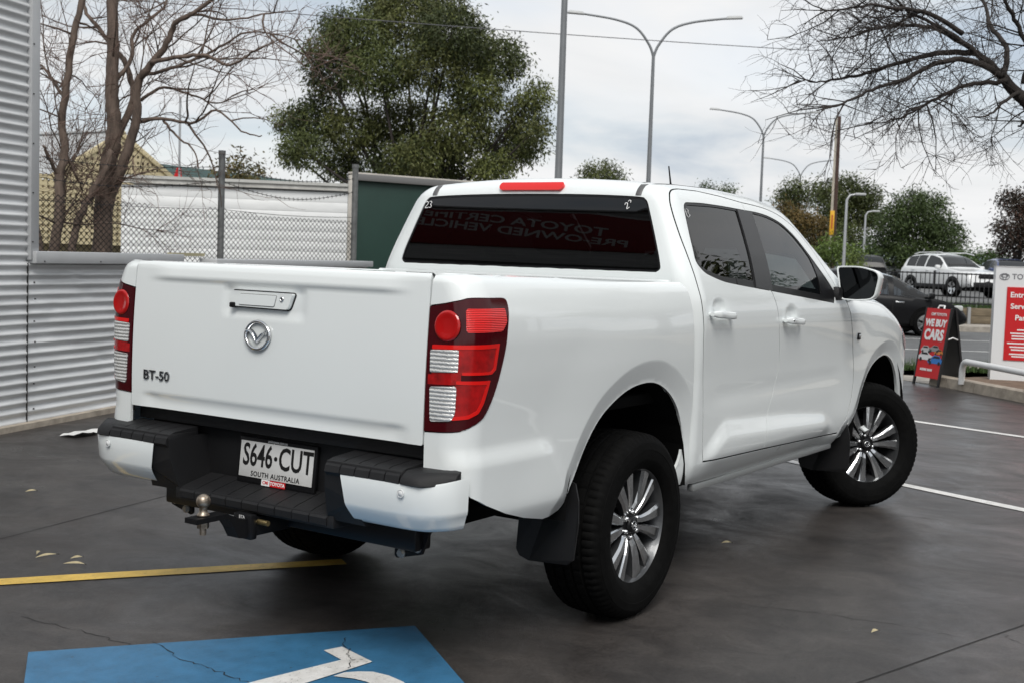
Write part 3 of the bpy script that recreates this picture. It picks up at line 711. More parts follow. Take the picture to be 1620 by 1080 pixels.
rbox('bed_front_wall', (.365, 0, 1.13), (.03, 1.62, .50), PAINT, T, .005)
for s in (-1, 1):
    rbox('door_card', (1.45, s*.845, .93), (1.85, .03, .72), INT, T, .01)
    rbox('underbody_rail', (1.50, s*.838, .448), (1.80, .035, .035), pm('galvanised rail', (.30, .31, .31), rough=.5, metal=.3), T, .01)
    rbox('b_pillar', (1.27, s*.75, 1.55), (.10, .04, .42), INT, T, .01, rot=Matrix.Rotation(s*.42, 3, 'X'))
rbox('engine_bay', (3.1, 0, .85), (.9, .78, .5), DARK, T, .02)
tube('rear_axle', [(0, -.75, .37), (0, .75, .37)], .05, DARK, T, 12); tube('front_axle', [(3.125, -.70, .37), (3.125, .70, .37)], .04, DARK, T, 12)
rbox('differential', (0, .05, .37), (.30, .26, .24), DARK, T, .08); rbox('fuel_tank', (.9, .45, .45), (.9, .5, .22), DARK, T, .05)
# interior
rbox('dashboard', (2.28, 0, 1.12), (.42, 1.5, .32), INT, T, .08)
for y in (-.38, .38):
    st = rbox('front_seat', (1.70, y, .86), (.52, .52, .22), SEAT, T, .07)
    rbox('backrest', (1.42, y, 1.18), (.16, .50, .66), SEAT, st, .07, rot=Matrix.Rotation(-.22, 3, 'Y')); rbox('headrest', (1.33, y, 1.585), (.11, .27, .20), SEAT, st, .05)
st = rbox('rear_seat', (.92, 0, .86), (.50, 1.36, .22), SEAT, T, .07); rbox('backrest', (.64, 0, 1.14), (.16, 1.36, .60), SEAT, st, .06, rot=Matrix.Rotation(-.15, 3, 'Y'))
for y in (-.42, .42): rbox('headrest', (.60, y, 1.50), (.11, .27, .18), SEAT, st, .05)
V, Fc = [], []
swc = Vector((1.98, -.38, 1.19)); sw = MB(); ax = Vector((-.86, 0, .5)).normalized(); u, v = frame_of(ax)
sw.tube([swc+(u*math.cos(t)+v*math.sin(t))*.185 for t in np.linspace(0, 2*math.pi, 33)], .016, 8); sw.tube([swc-u*.18, swc+u*.18], .022, 6); sw.tube([swc, swc-v*.18 if (swc-v).z < swc.z else swc+v*.18], .02, 6); sw.tube([swc, swc-ax*.3], .035, 8)
sw.build('steering_wheel', INT, T, True)
# ---- wheels
def build_wheel():
    W = lathe('wheel', [(.2395, .098), (.2405, .106), (.238, .110), (.232, .109), (.228, .100), (.224, .085), (.213, .06), (.208, -.02), (.214, -.09), (.236, -.105)], [ALLOY, ALLOYD], T, 72, mi=[1, 0, 1, 1, 1, 1, 1, 1, 1])
    W.data.set_sharp_from_angle(angle=R(35))
    pr = [(.232, -.108), (.240, -.122), (.272, -.136), (.318, -.138), (.350, -.131), (.368, -.118), (.377, -.104),
          (.380, -.082), (.380, -.072), (.372, -.070), (.372, -.060), (.382, -.058), (.383, -.026), (.374, -.024), (.374, -.014), (.384, -.012), (.384, .012), (.374, .014), (.374, .024), (.383, .026), (.382, .058), (.372, .060), (.372, .070), (.380, .072), (.380, .082),
          (.377, .104), (.368, .118), (.350, .131), (.3445, .1325), (.3435, .1345), (.318, .138), (.3125, .1385), (.3115, .1372), (.2745, .1365), (.272, .1355), (.240, .122), (.232, .108)]
    def tread(i, j, r):
        if r > .365 and (j % 4 == 0):
            return r-.006 if (i in (4, 5, 6, 7, 8, 23, 24, 25, 26, 27)) else (r-.004 if (j % 8 == 0 and r > .378) else r)
        return r
    ty = lathe('tyre', pr, RUBBER, W, 288, fn=tread); ty.data.set_sharp_from_angle(angle=R(38))
    lathe('brake_disc', [(.0, .02), (.06, .02), (.062, .012), (.150, .012), (.152, .006), (.152, -.02)], pm('brake steel', (.14, .135, .13), rough=.4, metal=.9), W, 40)
    lathe('rim_well', [(.0, -.04), (.21, -.04)], DARK, W, 40)
    for kx in range(6):                         # six twin-blade spokes
        mb = MB()
        for sd_ in (-1, 1):
            st = [(.050, .0145, .0120, .078, .020), (.085, .0195, .0155, .0905, .026), (.13, .0285, .0205, .097, .030), (.18, .041, .0265, .098, .030), (.2285, .0545, .0335, .0985, .028)]
            V = []; Fc = []; mi = []
            for r_, off, hw, ax_, dp in st:
                o_ = sd_*off
                inn, outw = o_-sd_*hw, o_+sd_*hw
                for y_, a_ in ((inn, ax_-dp*1.3), (inn, ax_-.006), (inn+sd_*hw*.22, ax_), (outw-sd_*hw*.55, ax_-.0005), (outw, ax_-.009), (outw, ax_-dp*1.3)): V.append((r_, -a_, y_))
            m = 6
            for i in range(len(st)-1):
                for j in range(m-1): Fc.append((i*m+j, i*m+j+1, (i+1)*m+j+1, (i+1)*m+j)); mi.append(0 if j in (1, 2, 3) else 1)
            b = len(mb.V); mb.V += V; mb.F += [tuple(q+b for q in f) for f in Fc]; mb.M += mi
        a = 2*math.pi*kx/6+.26; c_, s_ = math.cos(a), math.sin(a)
        mb.V = [(x*c_-z*s_, y, x*s_+z*c_) for x, y, z in mb.V]
        so = mb.build('spoke', [ALLOY, ALLOYD], W, False)
    lathe('hub', [(.0, .080), (.066, .080), (.070, .074), (.072, .02)], GLOSSB, W, 40).data.set_sharp_from_angle(angle=R(40))
    cap = lathe('centre_cap', [(.0, .094), (.028, .093), (.033, .089), (.034, .080)], GLOSSB, W, 32); cap.data.set_sharp_from_angle(angle=R(50))
    for kx in range(6):
        a = 2*math.pi*kx/6+.26+math.pi/6
        n_ = lathe('lug_nut', [(.0, .092), (.007, .092), (.010, .087), (.0105, .075)], CHROME, W, 6); n_.location = (.052*math.cos(a), 0, .052*math.sin(a))
    emblem('wheel_emblem', W, (0, -.0945, 0), (0, -1, 0), .021, CHROME)
    return W
W0 = build_wheel(); W0.location = (0, -.785, .382); W0.rotation_euler = (0, .35, 0)
W1 = copy_tree(W0, T); W1.location = (0, .785, .382); W1.rotation_euler = (0, .9, math.pi)
stf = R(-34)
W2 = copy_tree(W0, T); W2.rotation_mode = 'ZYX'; W2.rotation_euler = (0, .1, stf); W2.location = (3.125+.05*math.sin(stf), -.735-.05*math.cos(stf), .382)
W3 = copy_tree(W0, T); W3.rotation_mode = 'ZYX'; W3.rotation_euler = (0, .5, math.pi+stf); W3.location = (3.125-.05*math.sin(stf), .735+.05*math.cos(stf), .382)
for w_ in (W0, W1): w_.rotation_mode = 'ZYX'
# mud flaps
def flap(name, pts, x0, lean, s):
    V = []; n = len(pts)
    for t_ in (0, .008):
        for y, z in pts: V.append((x0+t_+(z-.6)*lean-.05*((abs(y)-.75)/.2)**2, s*y, z))
    Fc = [tuple(range(n)), tuple(n+i for i in range(n))]+[(i, (i+1) % n, n+(i+1) % n, n+i) for i in range(n)]
    mk(name, V, Fc, BLACKP, T, False)
for s in (-1, 1):
    flap('mud_flap', [(.645, .60), (.645, .34), (.66, .315), (.70, .300), (.88, .315), (.915, .34), (.925, .48), (.915, .56), (.89, .62), (.80, .64)], -.475, .10, s)
    flap('mud_flap', [(.62, .52), (.62, .31), (.64, .285), (.70, .270), (.90, .285), (.925, .31), (.925, .42), (.915, .50), (.885, .58), (.80, .60)], 2.575, .12, s)
# ---- rear step bumper
BM = empty('rear_bumper'); BM.parent = T
for s in (-1, 1):
    # painted corner cap: plan path x profile
    path = crom([(-1.338, .470), (-1.340, .60), (-1.338, .72), (-1.327, .79), (-1.300, .850), (-1.255, .890), (-1.20, .905)], 5)
    prf = [(.712, .000), (.706, -.002), (.66, .001), (.618, .004), (.606, .008), (.590, .018), (.566, .036), (.553, .048), (.548, .070)]
    V = []; n = len(path); m = len(prf)
    for i, (x, y) in enumerate(path):
        a, b = path[max(i-1, 0)], path[min(i+1, n-1)]; tx, ty = b[0]-a[0], b[1]-a[1]; L = math.hypot(tx, ty); nx, ny = ty/L, -tx/L   # inward
        t = i/(n-1); up = .024*sstep(.45, 1., t)
        for z, d in prf:
            sl = max(0, 1-t*5)*(.712-z)/.15*.028; k_ = 1-.55*sstep(.6, 1, t)
            V.append((x+nx*d*k_, s*(y+ny*d*k_+sl), z+up*(z-.55)/.16+(.012*sstep(.5, 1, t) if z < .6 else 0)))
    Fc = [(i*m+j, i*m+j+1, (i+1)*m+j+1, (i+1)*m+j) for i in range(n-1) for j in range(m-1)]
    Vi = [(x+.02, y, z) for x, y, z in V[-m:]]
    mk('corner_cap', V, Fc, PAINT, BM)
    # parking sensor
    for yy in (.735,):
        c0 = Vector((-1.343, s*yy, .682)); k = 20; V = []
        for r_, h in ((.0145, 0), (.0135, .002), (.0115, .002), (.011, .0004), (.0095, .0006), (.009, .0025), (0.0, .0025)):
            for j in range(k): a = 2*math.pi*j/k; V.append(c0+Vector((-h, r_*math.cos(a), r_*math.sin(a))))
        mk('parking_sensor', V, [(i*k+j, i*k+(j+1) % k, (i+1)*k+(j+1) % k, (i+1)*k+j) for i in range(6) for j in range(k)], pm('sensor white', (.70, .71, .71), rough=.4), BM)
    # black upper pads cut into treads
    ys = [.398, .468, .533, .598, .663, .726]
    for y0, y1 in zip(ys[:-1], ys[1:]):
        sec = [(-1.185, .700), (-1.185, .768), (-1.300, .757), (-1.322, .750), (-1.337, .736), (-1.343, .715), (-1.330, .700)]
        V = [(x, s*y, z) for y in (y0+.0022, y1-.0022) for x, z in sec]; n = len(sec)
        o = mk('step_tread', V, [tuple(range(n)), tuple(range(n, 2*n))]+[(i, (i+1) % n, n+(i+1) % n, n+i) for i in range(n)], BLACKP, BM, False)
    rbox('pad_base', (-1.262, s*.562, .728), (.135, .33, .046), BLACKP, BM, .004)
    V = []; secs = []
    for y, xe, zt in ((.730, -1.343, .757), (.770, -1.343, .757), (.805, -1.338, .757), (.835, -1.316, .757), (.862, -1.288, .757), (.888, -1.258, .757)):
        xi = {.730: -1.15, .770: -1.17, .805: -1.19, .835: -1.205, .862: -1.215, .888: -1.222}[y]; kk = min(1., (xi-xe)/.05)
        secs.append([(xi, .70), (xi, zt), (xe+.040*kk, zt-.004), (xe+.018*kk, zt-.014), (xe+.003, zt-.030), (xe, zt-.044), (xe+.012*kk, .706)])
    n = 7
    for (y, xe, zt), sc_ in zip(((.730, 0, 0), (.770, 0, 0), (.805, 0, 0), (.835, 0, 0), (.862, 0, 0), (.888, 0, 0)), secs): V += [(x, s*y, z) for x, z in sc_]
    o = mk('pad_end', V, [tuple(range(n)), tuple(5*n+i for i in range(n))]+[(i*n+j, i*n+(j+1) % n, (i+1)*n+(j+1) % n, (i+1)*n+j) for i in range(5) for j in range(n)], BLACKP, BM); o.data.set_sharp_from_angle(angle=R(45))
    # cheek between the pad and the step
    ck = [(-1.334, .398, .736), (-1.334, .500, .736), (-1.325, .515, .62), (-1.285, .540, .535), (-1.280, .372, .535), (-1.300, .378, .56), (-1.328, .390, .66)]
    V = [(x, s*y, z) for x, y, z in ck]+[(-1.14, s*(y+.0 if y > .45 else y-.004), z) for x, y, z in ck]; n = len(ck)
    mk('bumper_cheek', V, [tuple(range(n)), tuple(range(n, 2*n))]+[(i, (i+1) % n, n+(i+1) % n, n+i) for i in range(n)], BLACKP, BM, False)
    # bracket with two bolts
    br = [(-1.10, .52, .52), (-1.10, .695, .56), (-1.10, .672, .50), (-1.10, .640, .420), (-1.10, .530, .392), (-1.10, .52, .40)]
    V = [(x+t_, s*y, z) for t_ in (0, .012) for x, y, z in br]; n = len(br)
    mk('tow_bracket', V, [tuple(range(n)), tuple(range(n, 2*n))]+[(i, (i+1) % n, n+(i+1) % n, n+i) for i in range(n)], GLOSSB, BM, False)
    for y, z in ((.552, .413), (.622, .441)):
        bm = bmesh.new(); bmesh.ops.create_cone(bm, segments=6, radius1=.0125, radius2=.011, depth=.014, cap_ends=True, matrix=Matrix.Translation((-1.107, s*y, z)) @ Matrix.Rotation(R(90), 4, 'Y')); bmesh.ops.create_cone(bm, segments=20, radius1=.017, radius2=.017, depth=.004, cap_ends=True, matrix=Matrix.Translation((-1.102, s*y, z)) @ Matrix.Rotation(R(90), 4, 'Y'))
        mkbm('bolt', bm, pm('zinc bolt', (.45, .44, .42), rough=.35, metal=.9), BM)
ys = np.linspace(-.374, .374, 10)
for y0, y1 in zip(ys[:-1], ys[1:]):
    sec = [(-1.14, .560), (-1.14, .588), (-1.165, .582), (-1.26, .560), (-1.285, .552), (-1.297, .538), (-1.296, .515), (-1.28, .505)]
    V = [(x, y, z) for y in (y0+.0022, y1-.0022) for x, z in sec]; n = len(sec)
    mk('step_tread', V, [tuple(range(n)), tuple(range(n, 2*n))]+[(i, (i+1) % n, n+(i+1) % n, n+i) for i in range(n)], BLACKP, BM, False)
rbox('step_base', (-1.215, 0, .528), (.150, .80, .046), BLACKP, BM, .004)
rbox('recess_wall', (-1.125, 0, .685), (.03, 1.42, .26), BLACKP, BM, .004)
rbox('under_tailgate_panel', (-1.165, 0, .800), (.05, 1.47, .055), BLACKP, BM, .006)
rbox('tow_crossbar', (-1.09, 0, .475), (.09, 1.28, .085), GLOSSB, BM, .01)
# number plate
PW = pm('plate white', (.62, .62, .61), rough=.4, var=.03, vscale=30); PB = pm('plate black ink', (.008, .008, .008), rough=.45)
tl = .0973; up = Vector((math.sin(tl), 0, math.cos(tl))); pn = Vector((-math.cos(tl), 0, math.sin(tl))); pc = Vector((-1.158, 0, .667))
rot = Matrix.Rotation(tl, 3, 'Y')
npf = rbox('number_plate_frame', tuple(pc), (.014, .396, .172), GLOSSB, T, .004, rot=rot)
plate = rbox('number_plate', tuple(pc+pn*.009+up*.004), (.003, .372, .134), PW, npf, .0012, rot=rot)
def plt(name, s_, size, y, z, mt, **k): return text(name, s_, size, mt, npf, basis(pc+pn*k.pop('o', .0112)+up*z+Vector((0, y, 0)), (0, -1, 0), up), ext=.0004, **k)
plt('plate_letters', 'S646', .116, .093, .017, PB, bold=.0020, sx=.68, spacing=1.0); plt('plate_letters', 'CUT', .116, -.100, .017, PB, bold=.0020, sx=.735, spacing=1.0)
plt('plate_letters', '·', .09, .0005, .014, PB, bold=.003)
plt('plate_letters', 'SOUTH AUSTRALIA', .026, -.002, -.049, PB, bold=.0004, sx=1.0, spacing=1.12)
plt('frame_letters', 'cmitoyota.com.au', .014, 0, .0785, PW, o=.0078, bold=.0002)
RED = pm('sign red', (.55, .010, .014), rough=.4); WHITE = pm('white print', (.82, .82, .82), rough=.4)
rbox('dealer_tag', tuple(pc+pn*.0115-up*.075+Vector((0, -.020, 0))), (.002, .078, .022), RED, npf, 0, rot=rot); rbox('dealer_tag', tuple(pc+pn*.0115-up*.075+Vector((0, .041, 0))), (.002, .042, .022), WHITE, npf, 0, rot=rot)
plt('frame_letters', 'TOYOTA', .018, -.020, -.075, WHITE, o=.0128, bold=.0006, sx=1.0); plt('frame_letters', 'CMI', .017, .041, -.075, RED, o=.0128, bold=.0003)
# tow hitch
TH = empty('tow_hitch'); TH.parent = T
STEEL = pm('worn steel', (.36, .30, .24), rough=.38, metal=.9, var=.35, vscale=60)
rbox('receiver', (-1.22, 0, .460), (.22, .070, .070), GLOSSB, TH, .006); rbox('receiver_collar', (-1.315, 0, .462), (.034, .092, .092), GLOSSB, TH, .008)
V = []
sec = [(-1.30, .485), (-1.37, .500), (-1.43, .527), (-1.57, .527), (-1.57, .509), (-1.425, .509), (-1.395, .470), (-1.372, .430), (-1.345, .425), (-1.30, .440)]; n = len(sec)
V = [(x, y, z) for y in (-.030, .030) for x, z in sec]
mk('tongue', V, [tuple(range(n)), tuple(range(n, 2*n))]+[(i, (i+1) % n, n+(i+1) % n, n+i) for i in range(n)], GLOSSB, TH, False)
bl_ = lathe('tow_ball', [(.0, .0255)]+[(.0252*math.sin(t), .0252*math.cos(t)) for t in np.linspace(.15, 2.55, 14)]+[(.0135, -.030), (.0155, -.040), (.022, -.046), (.022, -.052), (.0, -.052)], STEEL, TH, 32, sgn=1); bl_.rotation_euler = (R(90), 0, 0); bl_.location = (-1.514, 0, .580)
bm = bmesh.new(); bmesh.ops.create_cone(bm, segments=6, radius1=.021, radius2=.021, depth=.020, cap_ends=True, matrix=Matrix.Translation((-1.514, 0, .496))); bmesh.ops.create_cone(bm, segments=16, radius1=.0115, radius2=.0115, depth=.03, cap_ends=True, matrix=Matrix.Translation((-1.514, 0, .477)))
mkbm('ball_nut', bm, STEEL, TH)
tube('hitch_pin', [(-1.285, -.02, .477), (-1.285, -.085, .477)], .010, pm('brass pin', (.50, .38, .18), rough=.35, metal=.9), TH, 12)
text('hitch_lettering', 'BTA', .016, WHITE, TH, basis((-1.3325, 0, .497), (0, -1, 0), (0, 0, 1)), ext=.0003)
# ---------------------------------------------------------------- ground, road, kerbs, markings
def ground_mat():
    m = bpy.data.materials.new('sealed concrete'); m.use_nodes = True; n = m.node_tree; b = n.nodes['Principled BSDF']
    tc = n.nodes.new('ShaderNodeTexCoord'); 
    def nz(sc, det, ro, st=(1, 1, 1), dist=0.):
        mp = n.nodes.new('ShaderNodeMapping'); mp.inputs['Scale'].default_value = st; n.links.new(tc.outputs['Object'], mp.inputs[0])
        t = n.nodes.new('ShaderNodeTexNoise'); t.inputs['Scale'].default_value = sc; t.inputs['Detail'].default_value = det; t.inputs['Roughness'].default_value = ro; t.inputs['Distortion'].default_value = dist
        n.links.new(mp.outputs[0], t.inputs[0]); return t.outputs['Fac']
    def ramp(f, a, b_, p0=.35, p1=.65):
        r = n.nodes.new('ShaderNodeValToRGB'); r.color_ramp.elements[0].position = p0; r.color_ramp.elements[1].position = p1
        r.color_ramp.elements[0].color = (*a, 1); r.color_ramp.elements[1].color = (*b_, 1); n.links.new(f, r.inputs[0]); return r.outputs[0]
    def mixc(op, f, a, b_):
        x = n.nodes.new('ShaderNodeMixRGB'); x.blend_type = op
        if isinstance(f, float): x.inputs[0].default_value = f
        else: n.links.new(f, x.inputs[0])
        n.links.new(a, x.inputs[1]); n.links.new(b_, x.inputs[2]); return x.outputs[0]
    base = ramp(nz(.55, 8, .62, (1, 1.4, 1), .5), (.031, .0285, .0275), (.066, .061, .0585), .30, .72)
    scuff = ramp(nz(3.2, 10, .72, (1.0, .8, 1), .8), (.52, .52, .54), (1.50, 1.47, 1.44), .30, .75)
    speck = ramp(nz(95., 4, .75), (.60, .60, .60), (1.45, 1.43, 1.40), .33, .72)
    patch = ramp(nz(.22, 4, .5), (.80, .77, .75), (1.10, 1.10, 1.10), .38, .62)
    c = mixc('MULTIPLY', 1., mixc('MULTIPLY', 1., mixc('MULTIPLY', 1., base, scuff), speck), patch)
    oil = ramp(nz(1.15, 5, .55, (1, 1, 1), .3), (1, 1, 1), (.45, .44, .44), .62, .70)
    grit = ramp(nz(34., 8, .8), (1, 1, 1), (1.9, 1.85, 1.75), .66, .72)
    c = mixc('MULTIPLY', 1., mixc('MULTIPLY', 1., c, oil), grit)
    n.links.new(c, b.inputs['Base Color'])
    mr = n.nodes.new('ShaderNodeMapRange'); mr.inputs[1].default_value = .3; mr.inputs[2].default_value = .7; mr.inputs[3].default_value = .24; mr.inputs[4].default_value = .55
    n.links.new(nz(2.2, 9, .7, (1, .8, 1), .8), mr.inputs[0]); n.links.new(mr.outputs[0], b.inputs['Roughness'])
    bp = n.nodes.new('ShaderNodeBump'); bp.inputs['Strength'].default_value = .35; bp.inputs['Distance'].default_value = .004; n.links.new(nz(140., 5, .7), bp.inputs['Height'])
    bp2 = n.nodes.new('ShaderNodeBump'); bp2.inputs['Strength'].default_value = .25; bp2.inputs['Distance'].default_value = .02; n.links.new(nz(3., 6, .6), bp2.inputs['Height']); n.links.new(bp.outputs[0], bp2.inputs['Normal'])
    n.links.new(bp2.outputs[0], b.inputs['Normal']); b.inputs['Specular IOR Level'].default_value = .45
    return m
GROUND = ground_mat()
ASPHALT = pm('road asphalt', (.105, .107, .108), rough=.75, var=.18, vscale=3., bump=.3, bscale=150)
CONC = pm('pale concrete', (.34, .31, .27), rough=.85, var=.22, vscale=5., bump=.3, bscale=80)
KERBM = pm('kerb concrete', (.38, .33, .27), rough=.85, var=.25, vscale=9., bump=.4, bscale=60)
def worn(name, col, rough=.55, thr=.60, sc=9.):
    m = bpy.data.materials.new(name); m.use_nodes = True; n = m.node_tree; b = n.nodes['Principled BSDF']; tc = n.nodes.new('ShaderNodeTexCoord'); b.inputs['Roughness'].default_value = rough
    def nz(s_, d_, r_=.65):
        t = n.nodes.new('ShaderNodeTexNoise'); t.inputs['Scale'].default_value = s_; t.inputs['Detail'].default_value = d_; t.inputs['Roughness'].default_value = r_; n.links.new(tc.outputs['Object'], t.inputs[0]); return t.outputs['Fac']
    def rp(f, stops):
        r = n.nodes.new('ShaderNodeValToRGB'); e = r.color_ramp.elements
        for k, (p, c) in enumerate(stops): e[k].position = p; e[k].color = (*c, 1)
        n.links.new(f, r.inputs[0]); return r.outputs[0]
    def mx(op, f, a, b_):
        x = n.nodes.new('ShaderNodeMixRGB'); x.blend_type = op
        if isinstance(f, float): x.inputs[0].default_value = f
        else: n.links.new(f, x.inputs[0])
        if isinstance(b_, tuple): x.inputs[2].default_value = (*b_, 1)
        else: n.links.new(b_, x.inputs[2])
        n.links.new(a, x.inputs[1]); return x.outputs[0]
    base = rp(nz(3., 8), [(.3, tuple(c*.78 for c in col)), (.7, tuple(min(1, c*1.15) for c in col))])
    grime = rp(nz(14., 9, .7), [(.33, (.76, .75, .73)), (.58, (1, 1, 1))])
    chips = rp(nz(sc*9, 6, .75), [(thr, (0, 0, 0)), (thr+.035, (1, 1, 1))])
    zone = rp(nz(sc*.35, 5), [(.40, (.15, .15, .15)), (.62, (1, 1, 1))])
    c = mx('MULTIPLY', .8, base, grime); c = mx('MIX', mx('MULTIPLY', 1., chips, zone), c, (.045, .041, .039))
    n.links.new(c, b.inputs['Base Color'])
    bp = n.nodes.new('ShaderNodeBump'); bp.inputs['Strength'].default_value = .35; bp.inputs['Distance'].default_value = .004; n.links.new(nz(150., 5), bp.inputs['Height']); n.links.new(bp.outputs[0], b.inputs['Normal'])
    return m
LINEW = worn('white road paint', (.74, .73, .71), thr=.60); LINEY = worn('yellow road paint', (.72, .48, .10), thr=.60)
BLUEP = worn('blue road paint', (.046, .175, .330), .45, .62, 6.)
#LINEW = pm('white road paint', (.62, .61, .59), rough=.55, var=.12, vscale=18., bump=.15, bscale=120); LINEY = pm('yellow road paint', (.52, .33, .06), rough=.55, var=.14, vscale=15., bump=.15, bscale=120)
#BLUEP = pm('blue road paint', (.030, .115, .235), rough=.45, var=.16, vscale=4., bump=.15, bscale=120, rvar=.12)
GRASSM = pm('grass', (.045, .085, .018), rough=.8, var=.4, vscale=30.); SOIL = pm('bare soil', (.16, .11, .075), rough=.95, var=.3, vscale=8, bump=.5, bscale=40)
SEAMD = pm('joint filler', (.016, .015, .015), rough=.8)
def xy(P, z=0.): return (float(P[0]), float(P[1]), z)
def sheet(name, pts, z, mat, parent=None, kind=None):
    o = mk(name, [(p[0], p[1], z) for p in pts], [tuple(range(len(pts)))], mat, parent, False)
    if kind: tag(o, kind=kind)
    return o
G = sheet('ground', [(-600, -600), (2500, -1800), (2500, 2500), (-600, 1500)], -.012, pm('outlying ground', (.13, .115, .09), rough=.95, var=.25, vscale=.4), kind='structure')
FWD = np.array([CF[0], CF[1], 0.]); FWD /= np.linalg.norm(FWD); RGT = np.array([FWD[1], -FWD[0], 0.])
def vr(right, depth): p = CAM+FWD*depth+RGT*right; return np.array([p[0], p[1], 0.])
# car park paving: bounded by the fence on one side and the kerb on the other
sheet('car_park_paving', [(-24, -24), (12, -24), xy(vr(17, 12.2)), (10.43, -.28), (11.13, .45), (11.63, .95), (11.98, 1.45), (13.9, 4.4), (14.5, 9.6), (8.2, 7.5), (-14.1, .1), (-24, -3)], 0., GROUND, kind='structure')
PAV = bpy.data.objects['car_park_paving']
def ribbon(name, pts, w, z, mat, parent=None, wob=0.):
    V = []; Fc = []; pts = [np.array(p[:2], float) for p in pts]
    for i, p in enumerate(pts):
        d = pts[min(i+1, len(pts)-1)]-pts[max(i-1, 0)]; d /= np.linalg.norm(d); n_ = np.array([-d[1], d[0]])
        ww = w*(1+random.uniform(-wob, wob)); V += [(*(p+n_*ww/2), z), (*(p-n_*ww/2), z)]
    for i in range(len(pts)-1): Fc.append((2*i, 2*i+1, 2*i+3, 2*i+2))
    return mk(name, V, Fc, mat, parent, False)
random.seed(4)
def sub(a, b, n, j=0.):
    a, b = np.array(a[:2], float), np.array(b[:2], float); return [a+(b-a)*i/n+(np.random.RandomState(i*7+n).uniform(-j, j, 2) if 0 < i < n else 0) for i in range(n+1)]
ribbon('expansion_joint', sub((-4.2, 1.46), (3.4, 3.03), 30, .002), .007, .0016, SEAMD, PAV, .3); ribbon('expansion_joint', sub((-2.4, -1.30), (6.5, -3.70), 40, .002), .008, .0016, SEAMD, PAV, .3)
ribbon('expansion_joint', sub((2.75, -3.2), (9.5, -.05+.2), 40, .004), .005, .0014, SEAMD, PAV, .5) if False else None
def crack(pts, w=.0035, name='crack', z=.0014):
    P = []; w = w*.7; rs = np.random.RandomState(len(pts)*13+int(abs(pts[0][0])*100))
    for a, b in zip(pts[:-1], pts[1:]):
        a, b = np.array(a[:2]), np.array(b[:2]); k = 8
        for i in range(k): P.append(a+(b-a)*i/k+rs.uniform(-.012, .012, 2))
    P.append(np.array(pts[-1][:2])); return ribbon(name, P, w, z, SEAMD, PAV, .7)
gp = lambda x, y: ground_at(x, y)
crack([gp(1195, 958), gp(1300, 970), gp(1430, 990), gp(1535, 1010)]); crack([gp(1585, 1003), gp(1620, 1018), gp(1700, 1050)])
crack([gp(1420, 815), gp(1500, 823), gp(1620, 835), gp(1800, 850)], .004)
crack([gp(30, 975), gp(140, 1000), gp(200, 1018), gp(240, 1030)], .004)
# painted markings
def line_on(name, a, b, w, mat, label, z=.004, n=24):
    P = sub(a, b, n); rs = np.random.RandomState(n+int(w*1000)); V = []; d = (P[-1]-P[0])/np.linalg.norm(P[-1]-P[0]); nn = np.array([-d[1], d[0]])
    for p in P: V += [(*(p+nn*(w/2+rs.uniform(-.002, .002))), z), (*(p-nn*(w/2+rs.uniform(-.002, .002))), z)]
    o = mk(name, V, [(2*i, 2*i+1, 2*i+3, 2*i+2) for i in range(n)], mat, None, False); return tag(o, kind='structure')
line_on('white_bay_line', (4.95, 1.55), (2.75, -3.86), .10, LINEW, ''); line_on('white_bay_line', (8.1, 1.5), (6.2, -4.2), .10, LINEW, '')
line_on('yellow_bay_line', (-3.2, 2.755), (-.10, .595), .105, LINEY, '')
b0, b1 = np.array([-1.81, .56]), np.array([-.68, -.29]); e1 = (b1-b0)/np.linalg.norm(b1-b0); e2 = np.array([e1[1], -e1[0]])
b1 = b0+e1*1.415; b2 = b1+e2*1.5; b3 = b0+e2*1.5
blue = sheet('blue_bay_patch', [b0, b1, b2, b3], .004, BLUEP, kind='structure')
tag(blue, label='blue painted accessible parking patch with white wheelchair symbol')
def flat(name, px, z, mat, parent): return mk(name, [xy(ground_at(*p), z) for p in px], [tuple(range(len(px)))], mat, parent, False)
flat('wheelchair_footrest', [(512, 1031), (541, 1025), (589, 1049), (556, 1060), (455, 1092), (380, 1118), (330, 1100), (411, 1078), (540, 1046)], .008, LINEW, blue)
arc = [(527, 1072), (545, 1066), (567, 1064.5), (590, 1065), (615, 1071), (638, 1081), (660, 1100), (672, 1135), (640, 1160)]; arci = [(610, 1140), (622, 1112), (600, 1090), (580, 1081), (560, 1076)]
flat('wheelchair_wheel', arc+arci, .008, LINEW, blue)
for px_ in ([(420, 1160), (520, 1130), (545, 1150), (470, 1180)],): flat('wheelchair_seat', px_, .008, LINEW, blue)
crack([gp(240, 1018), gp(290, 1045), gp(340, 1062), gp(390, 1080), gp(430, 1100)], .005, z=.0056); crack([gp(543, 1012), gp(550, 1030), gp(556, 1045), gp(552, 1060)], .004, z=.0096)
